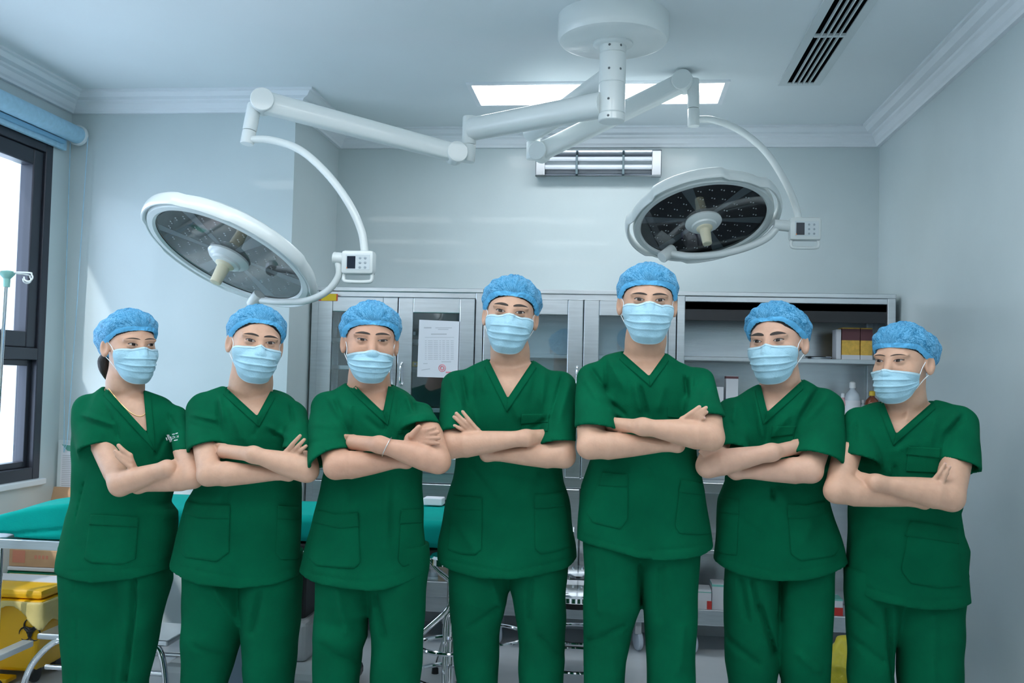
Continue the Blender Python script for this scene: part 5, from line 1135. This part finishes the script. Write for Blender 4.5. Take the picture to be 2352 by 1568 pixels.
    if 'nails' in sp:
        s_ = sp['nails']; fd = sp[s_].get('fdy', -0.207)
        for (b, t) in sp[s_]['fing']:
            T_ = U(t, fd); B_ = U(b, fd+0.012); d = (T_-B_)/np.linalg.norm(T_-B_); rr = sp[s_].get('fr', 12.5)*mm*0.84; c = Vector(T_-d*0.001+np.array([0, -rr*0.78, 0]))
            sd = np.cross(d, [0, 1, 0]); sd /= np.linalg.norm(sd); mb = MB(); Vv = [c]; n = 12
            for k in range(n): q = 2*math.pi*k/n; Vv.append(c+Vector(d)*0.0058*math.sin(q)+Vector(sd)*0.0042*math.cos(q)+Vector((0, 0.0016, 0)))
            mb.add(Vv, [(0, 1+k, 1+(k+1) % n) for k in range(n)]); mb.build('fingernail', M_NAIL, P_, True)
    sp['_'] = dict(U=U, UF=UF, P=P_, bvh=bvh, top=topo, patch=patch, hit=hit, f=f, body=bodyo, A=A)
    return P_
PEOPLE = [
 dict(seed=1, o=(120, 660), y=3.08, skin=0, d=0.112, hs=0.97, label='person in green scrubs with dark ponytail and gold necklace, beside the window',
  eyes=((472, 347), (600, 345)), yaw=25, roll=-1, mt=-0.012, ch=0.050, bun=0.045, hairlift=-0.018, backz=-0.062, puff=1.1, brow=0.55, browz=0.019, gaze=0.3, hdy=-0.02, ponytail=((312, 395), (322, 552)),
  neck=((348, 560), (538, 595)), V=((318, 597), (548, 618), (570, 873)),
  shoulder=((110, 760), (170, 690), (318, 597), (430, 600), (548, 618), (725, 672), (800, 770)),
  rows=((700, 170, 745), (850, 150, 765), (1000, 135, 760), (1100, 138, 752)),
  rowsF=((1146, 172, 390), (1166, 168, 406), (1228, 149, 400), (1303, 137, 386), (1325, 137, 384)),
  hem=((137, 1318), (149, 1322), (233, 1331), (313, 1325), (384, 1309)),
  front='L', L=dict(S=(215, 740, 92), E=(272, 985, 126), op=((150, 1043), (395, 940)), el=(408, 1180, 72), wr=(690, 1088, 52), ha=(738, 1075, 44)),
  R=dict(S=(752, 770, 58), E=(815, 975, 87), rmin=0.047, op=((735, 992), (885, 985)), el=(840, 1135, 74), wr=(515, 1195, 42), ha=(490, 1110, 38), fing=(((465, 1010), (398, 948)), ((468, 1040), (380, 982)), ((470, 1075), (388, 1008))), fdy=-0.212, fr=15),
  folds=((180, 760, 380, 830, 4, 14), (170, 790, 330, 850, -4, 14), (385, 820, 400, 935, -5, 10), (300, 690, 380, 830, -4, 12), (215, 1060, 130, 1420, -3, 5), (560, 880, 640, 1060, 4, 30), (680, 900, 620, 1030, -4, 16), (700, 760, 770, 880, -4, 12)),
  foldsF=((155, 1313, 380, 1303, -1.5, 8),),
  legs=(((1290, 139, 330), (1330, 140, 318), (1413, 146, 306), (1568, 158, 284)), ((1290, 250, 384), (1330, 262, 383), (1378, 270, 370), (1568, 268, 331))),
  pfolds=((178, 1325, 178, 1568, -3, 5), (310, 1332, 282, 1568, -9, 14)),
  pockets=((((230, 1362), (350, 1368), (520, 1378)), ((222, 1425), (350, 1432), (515, 1440)), ((190, 1625), (235, 1655), (420, 1662), (500, 1630)), False), (((668, 1335), (750, 1322)), ((664, 1400), (748, 1390)), ((640, 1640), (715, 1610)), False))),
 dict(seed=2, o=(400, 660), y=3.04, skin=0, label='person in green scrubs with head tilted, second from the window, under the left lamp head',
  eyes=((457, 325), (578, 337)), yaw=9, roll=5.5, mt=-0.018, ch=0.060, puff=0.95, brow=1.0, gaze=-0.3,
  neck=((352, 560), (580, 595)), V=((300, 590), (582, 618), (498, 772)),
  shoulder=((50, 745), (135, 640), (300, 590), (440, 595), (582, 618), (750, 672), (810, 750)),
  rows=((660, 130, 760), (800, 165, 750), (1000, 165, 750), (1150, 160, 752)),
  rowsF=((1115, 457, 689), (1150, 434, 688), (1234, 404, 689), (1300, 386, 691), (1345, 384, 692)),
  hem=((384, 1300), (395, 1310), (470, 1335), (570, 1342), (640, 1337), (692, 1322)),
  front='R', L=dict(S=(160, 735, 88), E=(188, 975, 110), op=((72, 1012), (295, 945)), el=(212, 1118, 74), wr=(690, 1122, 38), ha=(690, 1060, 40), fing=(((675, 985), (757, 890)), ((712, 990), (782, 913)), ((745, 995), (792, 952))), fr=13),
  R=dict(S=(740, 765, 66), E=(800, 960, 70), op=((735, 960), (870, 985)), el=(792, 1092, 78), wr=(475, 1003, 50), ha=(300, 982, 42)),
  folds=((100, 760, 270, 800, 4, 14), (90, 820, 260, 870, -4, 14), (255, 700, 285, 900, -6, 14), (270, 650, 300, 790, 4, 16), (330, 700, 420, 930, 4, 26), (560, 830, 680, 900, 4, 14), (590, 880, 690, 940, -4, 12), (700, 700, 720, 820, -5, 14), (540, 770, 470, 900, -3, 12), (330, 1220, 300, 1300, -5, 16)),
  foldsF=((395, 1300, 560, 1330, -1.5, 8), (560, 1330, 690, 1312, -1.5, 8)),
  legs=(((1280, 425, 575), (1330, 425, 566), (1430, 425, 557), (1500, 424, 536), (1568, 422, 516)), ((1280, 545, 690), (1330, 556, 688), (1430, 557, 682), (1500, 560, 677), (1568, 562, 672))),
  pfolds=((500, 1350, 540, 1440, 6, 16), (600, 1360, 580, 1450, -6, 18), (450, 1480, 540, 1530, -3, 14)),
  pockets=((((80, 1275), (150, 1300), (335, 1306)), ((62, 1360), (150, 1386), (332, 1390)), ((35, 1575), (62, 1620), (255, 1646), (328, 1590)), False), (((622, 1310), (752, 1316)), ((620, 1390), (752, 1396)), ((612, 1600), (640, 1632), (756, 1632)), False))),
 dict(seed=3, o=(690, 660), y=3.0, skin=1, label='person in green scrubs with a thin bracelet on the crossed forearm, third from the window',
  eyes=((372, 320), (492, 325)), yaw=4, roll=1.5, mt=-0.036, ch=0.049, puff=1.25, brow=1.05, browz=0.019, open=0.75, face=1.0,
  neck=((302, 540), (527, 570)), V=((298, 560), (530, 585), (497, 748)),
  shoulder=((30, 730), (100, 640), (298, 560), (410, 565), (530, 585), (650, 635), (770, 670), (825, 800)),
  rows=((640, 130, 745), (800, 165, 735), (1000, 165, 738), (1110, 158, 740)),
  rowsF=((1088, 749, 973), (1138, 732, 974), (1200, 716, 977), (1257, 702, 981), (1322, 686, 990), (1350, 684, 991)),
  hem=((685, 1319), (730, 1331), (789, 1339), (858, 1347), (894, 1346), (938, 1334), (977, 1319), (991, 1303)),
  front='R', L=dict(S=(150, 725, 92), E=(185, 1040, 140), op=((58, 1125), (325, 970)), el=(220, 1070, 82), wr=(640, 1046, 38), ha=(670, 915, 46), fing=(((735, 865), (805, 842)), ((740, 885), (826, 868)), ((735, 905), (832, 903)), ((725, 925), (828, 935))), thumb=((665, 890), (712, 838)), fr=15),
  R=dict(S=(735, 755, 74), E=(775, 835, 66), op=((715, 838), (835, 815)), el=(822, 1038, 80), wr=(475, 943, 50), ha=(318, 930, 44)),
  folds=((210, 680, 300, 900, -6, 16), (160, 650, 280, 830, 4, 20), (60, 930, 300, 900, -4, 16), (80, 820, 240, 840, 3, 18), (300, 700, 300, 880, 5, 16), (590, 640, 590, 860, -4, 16), (680, 680, 700, 830, -6, 14), (640, 650, 680, 760, 5, 14), (390, 780, 480, 860, -4, 16), (520, 760, 500, 870, -5, 10), (520, 1130, 515, 1560, 5, 26), (300, 1180, 280, 1340, -5, 20)),
  foldsF=((700, 1318, 850, 1337, -1.5, 8), (850, 1337, 985, 1300, -1.5, 8)),
  legs=(((1290, 728, 870), (1336, 728, 862), (1398, 726, 852), (1413, 724, 840), (1458, 719, 840), (1488, 718, 828), (1568, 717, 821)), ((1290, 838, 982), (1321, 845, 979), (1398, 851, 973), (1458, 855, 968), (1568, 853, 962))),
  pfolds=((780, 1345, 800, 1450, 5, 18), (860, 1370, 880, 1460, -6, 20), (745, 1480, 820, 1540, -4, 18)),
  pockets=((((730, 1169), (768, 1181), (822, 1176)), ((719, 1200), (780, 1214), (825, 1209)), ((708, 1281), (725, 1299), (813, 1306), (827, 1291)), True), (((922, 1170), (977, 1169)), ((918, 1203), (978, 1201)), ((915, 1287), (925, 1300), (985, 1292)), True), (((590, 858), (700, 850)), ((590, 880), (700, 872)), ((588, 985), (690, 985)), False))),
 dict(seed=4, o=(990, 600), y=3.12, skin=0, label='tall person in green scrubs mid-row with four fingers on the sleeve',
  eyes=((413, 315), (537, 325)), yaw=-1, roll=4.5, pitch=2, mt=-0.011, ch=0.052, puff=1.3, brow=1.25, browz=0.0205, pinch=0.05,
  neck=((367, 545), (585, 555)), V=((345, 590), (615, 592), (460, 823)),
  shoulder=((40, 770), (95, 680), (250, 625), (345, 590), (480, 590), (615, 592), (700, 645), (810, 660), (875, 735)),
  rows=((660, 130, 800), (800, 175, 785), (1000, 165, 775), (1200, 150, 795)),
  rowsF=((1100, 1043, 1298), (1130, 1037, 1305), (1234, 1012, 1325), (1291, 1004, 1330), (1325, 1003, 1331)),
  hem=((1004, 1291), (1038, 1306), (1101, 1319), (1173, 1321), (1238, 1316), (1304, 1303), (1330, 1286)),
  front='L', L=dict(S=(145, 745, 82), E=(138, 1005, 96), op=((36, 1047), (235, 1012)), el=(122, 1108, 76), wr=(570, 1060, 48), ha=(705, 1055, 46)),
  R=dict(S=(795, 745, 78), E=(795, 1065, 78), op=((720, 1095), (868, 1072)), el=(792, 1165, 74), wr=(335, 1162, 38), ha=(300, 1090, 38), fing=(((282, 1015), (190, 902)), ((255, 1012), (152, 912)), ((235, 1018), (138, 934)), ((208, 1020), (142, 985))), fr=12),
  nails='R',
  folds=((180, 690, 215, 870, -6, 12), (110, 700, 190, 880, 4, 18), (250, 640, 250, 830, -4, 14), (300, 650, 320, 780, 3, 16), (690, 660, 660, 880, 4, 20), (640, 650, 600, 850, -3, 16), (800, 680, 710, 960, -7, 14), (840, 720, 760, 960, 4, 22), (480, 840, 540, 960, 4, 26), (700, 940, 600, 1010, -4, 12), (230, 1230, 420, 1480, -4, 24), (640, 1260, 560, 1400, 4, 30)),
  foldsF=((1015, 1290, 1170, 1312, -1.5, 8), (1170, 1312, 1322, 1286, -1.5, 8), (1050, 1200, 1090, 1260, 3, 26)),
  legs=(((1270, 1038, 1185), (1306, 1038, 1180), (1351, 1038, 1171), (1384, 1039, 1162), (1428, 1042, 1153), (1568, 1047, 1144)), ((1270, 1160, 1305), (1306, 1165, 1303), (1351, 1171, 1301), (1384, 1179, 1300), (1428, 1188, 1300), (1568, 1195, 1297))),
  pfolds=((1220, 1330, 1215, 1420, -5, 14), (1080, 1440, 1140, 1400, -4, 14), (1130, 1330, 1150, 1400, 4, 16), (1240, 1460, 1290, 1520, -4, 16)),
  pockets=((((1040, 1135), (1052, 1139), (1107, 1142)), ((1040, 1169), (1060, 1171), (1107, 1172)), ((1028, 1262), (1058, 1272), (1091, 1274), (1106, 1261)), True), (((1228, 1135), (1260, 1134), (1297, 1128)), ((1227, 1168), (1260, 1167), (1298, 1162)), ((1229, 1260), (1241, 1272), (1280, 1266), (1312, 1256)), True), (((545, 915), (708, 915)), ((540, 980), (703, 968)), ((540, 1020), (700, 1020)), False))),
 dict(seed=5, o=(1310, 580), y=3.03, skin=0, label='tallest person in green scrubs, right of the middle, below the right lamp head',
  eyes=((410, 297), (540, 300)), yaw=4, roll=1, mt=-0.010, ch=0.047, puff=0.95, brow=0.9, browz=0.0165, face=1.02,
  neck=((338, 520), (568, 530)), V=((300, 590), (575, 600), (473, 742)),
  shoulder=((20, 790), (70, 690), (200, 610), (300, 590), (440, 590), (575, 600), (650, 650), (755, 668), (840, 745)),
  rows=((660, 120, 770), (800, 190, 740), (950, 195, 735), (1200, 130, 755)),
  rowsF=((1060, 1352, 1606), (1115, 1335, 1622), (1177, 1330, 1631), (1245, 1326, 1640), (1282, 1325, 1641)),
  hem=((1325, 1241), (1400, 1257), (1470, 1274), (1540, 1278), (1610, 1273), (1641, 1265)),
  front='R', L=dict(S=(120, 750, 86), E=(128, 1030, 100), op=((22, 1037), (232, 1057)), el=(122, 1158, 80), wr=(645, 1158, 38), ha=(660, 1090, 40), fing=(((672, 1000), (775, 925)), ((700, 1005), (815, 930)), ((725, 1008), (818, 957)), ((750, 1010), (803, 992))), fr=13),
  R=dict(S=(790, 765, 74), E=(862, 975, 62), op=((800, 985), (922, 990)), el=(838, 1102, 84), wr=(435, 1045, 50), ha=(250, 1030, 40)),
  nails='L',
  folds=((110, 690, 215, 840, -6, 14), (70, 740, 190, 900, 4, 20), (205, 630, 215, 850, -4, 12), (230, 640, 330, 830, 3, 20), (420, 800, 465, 990, -7, 12), (385, 780, 420, 960, 4, 20), (240, 900, 340, 985, -4, 12), (240, 940, 310, 990, 4, 10), (690, 740, 710, 880, -6, 12), (740, 740, 700, 950, 4, 16), (840, 780, 760, 940, -4, 14), (560, 800, 520, 960, 3, 24), (460, 1290, 500, 1360, -4, 14), (320, 1290, 440, 1560, 3, 34)),
  foldsF=((1330, 1233, 1470, 1264, -1.5, 8), (1470, 1264, 1636, 1256, -1.5, 8)),
  legs=(((1225, 1336, 1490), (1250, 1338, 1486), (1330, 1338, 1480), (1384, 1338, 1474), (1448, 1338, 1452), (1513, 1340, 1440), (1568, 1342, 1438)), ((1225, 1462, 1614), (1273, 1468, 1610), (1330, 1472, 1606), (1384, 1476, 1603), (1468, 1486, 1600), (1568, 1487, 1597))),
  pfolds=((1370, 1290, 1375, 1400, 3, 18), (1470, 1300, 1474, 1400, -6, 10), (1520, 1300, 1515, 1420, -4, 18), (1350, 1480, 1430, 1440, -4, 16), (1570, 1440, 1560, 1540, 4, 18)),
  pockets=((((190, 1318), (345, 1328)), ((170, 1398), (346, 1410)), ((95, 1560), (130, 1620), (300, 1660), (345, 1600)), False), (((665, 1360), (740, 1372), (815, 1386)), ((650, 1438), (730, 1450), (826, 1461)), ((630, 1640), (655, 1685), (755, 1692), (842, 1690)), False), (((582, 925), (695, 942)), None, ((585, 985), (690, 1000)), False))),
 dict(seed=6, o=(1600, 660), y=3.12, skin=2, label='person in green scrubs with thick dark eyebrows and wide sleeve, second from the right wall',
  eyes=((363, 333), (500, 325)), yaw=-18, roll=-3.5, mt=-0.016, ch=0.062, puff=1.3, brow=1.55, browz=0.0195, ipd=1.05, pinch=-0.05, face=1.02,
  neck=((388, 575), (608, 540)), V=((383, 580), (635, 558), (425, 748)),
  shoulder=((110, 740), (130, 692), (200, 650), (383, 580), (520, 562), (635, 558), (800, 600), (895, 700)),
  rows=((650, 160, 800), (800, 195, 810), (1000, 180, 800), (1150, 165, 780)),
  rowsF=((1100, 1665, 1896), (1145, 1650, 1906), (1181, 1648, 1916), (1249, 1642, 1940), (1297, 1639, 1954), (1330, 1638, 1955)),
  hem=((1639, 1288), (1659, 1300), (1689, 1313), (1734, 1322), (1785, 1325), (1839, 1324), (1898, 1312), (1954, 1297)),
  front='L', L=dict(S=(190, 740, 68), E=(150, 950, 66), op=((90, 955), (215, 960)), el=(75, 1065, 74), wr=(450, 990, 50), ha=(592, 960, 40)),
  R=dict(S=(790, 720, 98), E=(735, 1030, 148), op=((572, 990), (878, 1095)), ot=0.35, el=(680, 1095, 74), wr=(235, 1112, 38), ha=(190, 1080, 38), fing=(((120, 1000), (62, 925)), ((105, 1010), (45, 940)), ((90, 1020), (30, 960)), ((80, 1030), (20, 985)))),
  folds=((740, 610, 620, 800, -6, 16), (700, 600, 600, 760, 4, 20), (800, 640, 660, 800, 4, 26), (620, 800, 580, 920, -6, 12), (350, 640, 400, 900, 4, 18), (420, 760, 425, 930, -6, 12), (460, 770, 440, 900, -4, 12), (560, 760, 440, 900, 4, 20), (210, 800, 230, 940, -6, 14), (230, 700, 220, 820, 4, 16), (455, 1200, 458, 1275, -9, 8), (480, 1210, 560, 1350, 4, 30), (240, 1390, 420, 1520, -3, 30), (700, 1400, 640, 1520, 4, 30)),
  foldsF=((1645, 1284, 1785, 1316, -1.5, 8), (1785, 1316, 1948, 1290, -1.5, 8)),
  legs=(((1270, 1658, 1800), (1303, 1661, 1796), (1428, 1659, 1790), (1518, 1664, 1787), (1568, 1673, 1780)), ((1270, 1780, 1918), (1312, 1782, 1915), (1428, 1785, 1912), (1518, 1787, 1908), (1568, 1798, 1907))),
  pfolds=((1727, 1330, 1740, 1400, -6, 12), (1745, 1390, 1785, 1510, -9, 14), (1700, 1330, 1715, 1420, -5, 14), (1805, 1330, 1795, 1430, -4, 16), (1670, 1470, 1740, 1520, -4, 16), (1830, 1500, 1880, 1540, 4, 18)),
  pockets=((((128, 1255), (255, 1275)), ((128, 1350), (254, 1364)), ((118, 1580), (160, 1600), (240, 1608)), False), (((548, 1300), (660, 1306), (770, 1280)), ((545, 1388), (660, 1388), (800, 1352)), ((565, 1600), (625, 1642), (830, 1612), (862, 1560)), False), (((452, 832), (600, 830)), ((447, 905), (578, 885)), ((440, 960), (572, 945)), False))),
 dict(seed=7, o=(1890, 700), y=3.10, skin=0, d=0.116, hs=0.97, label='person in green scrubs beside the right wall, bare elbows lowest in the row',
  eyes=((340, 343), (470, 340)), yaw=-27, roll=-1, mt=-0.029, ch=0.043, puff=1.1, brow=0.5, browz=0.0165, open=0.85, bun=0.012, hairlift=-0.020,
  neck=((366, 575), (604, 560)), V=((360, 575), (670, 573), (440, 775)),
  shoulder=((120, 700), (145, 650), (190, 605), (360, 575), (520, 570), (670, 573), (850, 620), (930, 740)),
  rows=((640, 170, 860), (800, 185, 865), (1000, 165, 850), (1100, 160, 840), (1200, 160, 820)),
  rowsF=((1167, 1950, 2201), (1217, 1948, 2208), (1251, 1946, 2221), (1297, 1945, 2220), (1352, 1943, 2225), (1392, 1942, 2230)),
  hem=((1943, 1352), (2000, 1372), (2100, 1388), (2180, 1391), (2229, 1388)),
  front='R', L=dict(S=(195, 690, 58), E=(160, 905, 52), op=((122, 906), (198, 932)), el=(88, 1112, 76), wr=(610, 1183, 38), ha=(620, 1140, 38), fing=(((665, 1055), (732, 955)), ((690, 1058), (760, 973)), ((705, 1062), (748, 1008)), ((708, 1075), (728, 1045))), fdy=-0.215, fr=12.5),
  R=dict(S=(835, 715, 84), E=(828, 975, 116), op=((710, 930), (948, 1028)), el=(762, 1148, 84), wr=(320, 1066, 46), ha=(200, 1037, 38)),
  nails='L',
  folds=((860, 660, 750, 780, -5, 16), (820, 650, 720, 760, 4, 18), (735, 790, 715, 930, -6, 12), (690, 660, 640, 840, 3, 22), (470, 800, 440, 880, -4, 18), (420, 880, 560, 830, 3, 20), (430, 960, 440, 1050, -6, 14), (330, 980, 400, 1040, -5, 12), (400, 980, 380, 1040, 4, 14), (190, 700, 190, 900, -6, 12), (520, 600, 500, 700, 3, 20), (300, 1300, 480, 1330, -3, 26)),
  foldsF=((1945, 1342, 2100, 1378, -1.5, 8), (2100, 1378, 2225, 1378, -1.5, 8)),
  legs=(((1310, 1944, 2085), (1355, 1944, 2080), (1450, 1947, 2062), (1568, 1950, 2056)), ((1310, 2050, 2220), (1390, 2052, 2216), (1450, 2056, 2213), (1568, 2064, 2210))),
  pfolds=((2040, 1400, 2060, 1568, -8, 16), (1960, 1400, 2010, 1440, -4, 14), (1960, 1470, 2030, 1520, -4, 16), (2140, 1410, 2135, 1568, 3, 20)),
  pockets=((((530, 1295), (680, 1316), (812, 1342)), ((490, 1385), (660, 1410), (818, 1436)), ((470, 1590), (525, 1670), (700, 1700), (835, 1690)), False), (((515, 850), (708, 860)), ((500, 900), (702, 922)), ((500, 1000), (690, 1010)), False))),
]
SEL = PEOPLE
for sp_ in SEL: person(sp_)
# ------------------------------------------------------------------ small worn things
def mesh_bvh(o):
    me = o.data; return BVHTree.FromPolygons([v.co.copy() for v in me.vertices], [tuple(p.vertices) for p in me.polygons])
if PEOPLE[0] in SEL:
    q = PEOPLE[0]['_']; tree = mesh_bvh(q['body']); pts = []
    for (x, y) in ((338, 606), (372, 650), (420, 705), (470, 750), (515, 772), (548, 766), (572, 730), (574, 690), (556, 650)):
        a = q['f'](x, y); d = Vector(ray(*a)).normalized(); h = tree.ray_cast(Vector(CAM), d)
        if h[0] is not None and h[0].y < PEOPLE[0]['y']+0.05: pts.append(h[0]-d*0.0015)
    mb = MB(); mb.tube(catmull(pts, 6), 0.0011, 6); mb.build('necklace', M_GOLD, q['P'], True)
    # printed emblem and lettering on the chest
    MWP = mat('white_screen_print', (0.75, 0.80, 0.82), 0.7)
    def on_top(px, py, off=0.002):
        h, n = q['hit'](px, py); d = Vector(ray(px, py)).normalized()
        return (h if h is not None else Vector(atY(px, py, PEOPLE[0]['y']-0.10)))-d*off
    def bar(x0, y0, x1, y1, w):
        dx, dy = x1-x0, y1-y0; L_ = math.hypot(dx, dy); nx, ny = -dy/L_*w/2, dx/L_*w/2; mb = MB()
        mb.quad(on_top(x0+nx, y0+ny), on_top(x1+nx, y1+ny), on_top(x1-nx, y1-ny), on_top(x0-nx, y0-ny)); return mb
    for b_ in ((381.5, 1004.5, 384, 1011, 2.4), (384, 998, 388, 1009, 2.6), (387, 998, 390, 1006, 2.2), (388.5, 1007, 391.5, 1015, 2.6), (391.5, 1005, 394, 1014, 2.4), (391, 1002.5, 395.5, 1008.5, 3.0)):
        bar(*b_).build('emblem_bar', MWP, q['top'])
    bar(395.3, 997.2, 401.5, 996.2, 1.6).build('print_line', MWP, q['top']); bar(403, 995.6, 408.5, 994, 1.6).build('print_line', MWP, q['top']); bar(399.5, 1011.2, 408, 1009.6, 1.6).build('print_line', MWP, q['top'])
    cu = bpy.data.curves.new('t', 'FONT'); cu.body = 'Dr. H'; cu.size = 8.5; o = bpy.data.objects.new('t', cu); COL.objects.link(o)
    me = bpy.data.meshes.new_from_object(o.evaluated_get(bpy.context.evaluated_depsgraph_get())); bpy.data.objects.remove(o, do_unlink=True); bpy.data.curves.remove(cu)
    ca, sa = math.cos(math.radians(9)), math.sin(math.radians(9))
    for v in me.vertices: x, y = v.co.x*0.72, v.co.y; v.co = on_top(396.3+x*ca-y*sa*0.2, 1006.8-x*sa-y*ca)
    me.materials.clear(); me.materials.append(MWP); link('lettering', me, q['top'])
if PEOPLE[2] in SEL:
    q = PEOPLE[2]['_']; a = q['A']['R']; ax = Vector(a['Wr']-a['El']).normalized(); c = Vector(a['El']).lerp(Vector(a['Wr']), 0.87); s1 = ax.cross(Vector((0, 0, 1))).normalized(); s2 = ax.cross(s1); r = a['rw']*1.16
    mb = MB(); mb.tube([c+(s1*math.cos(t/40*6.2832)+s2*math.sin(t/40*6.2832))*r+ax*0.006*math.sin(t/40*6.2832) for t in range(40)], 0.0014, 6, closed=True); mb.build('bracelet', M_BEAD, q['P'], True)
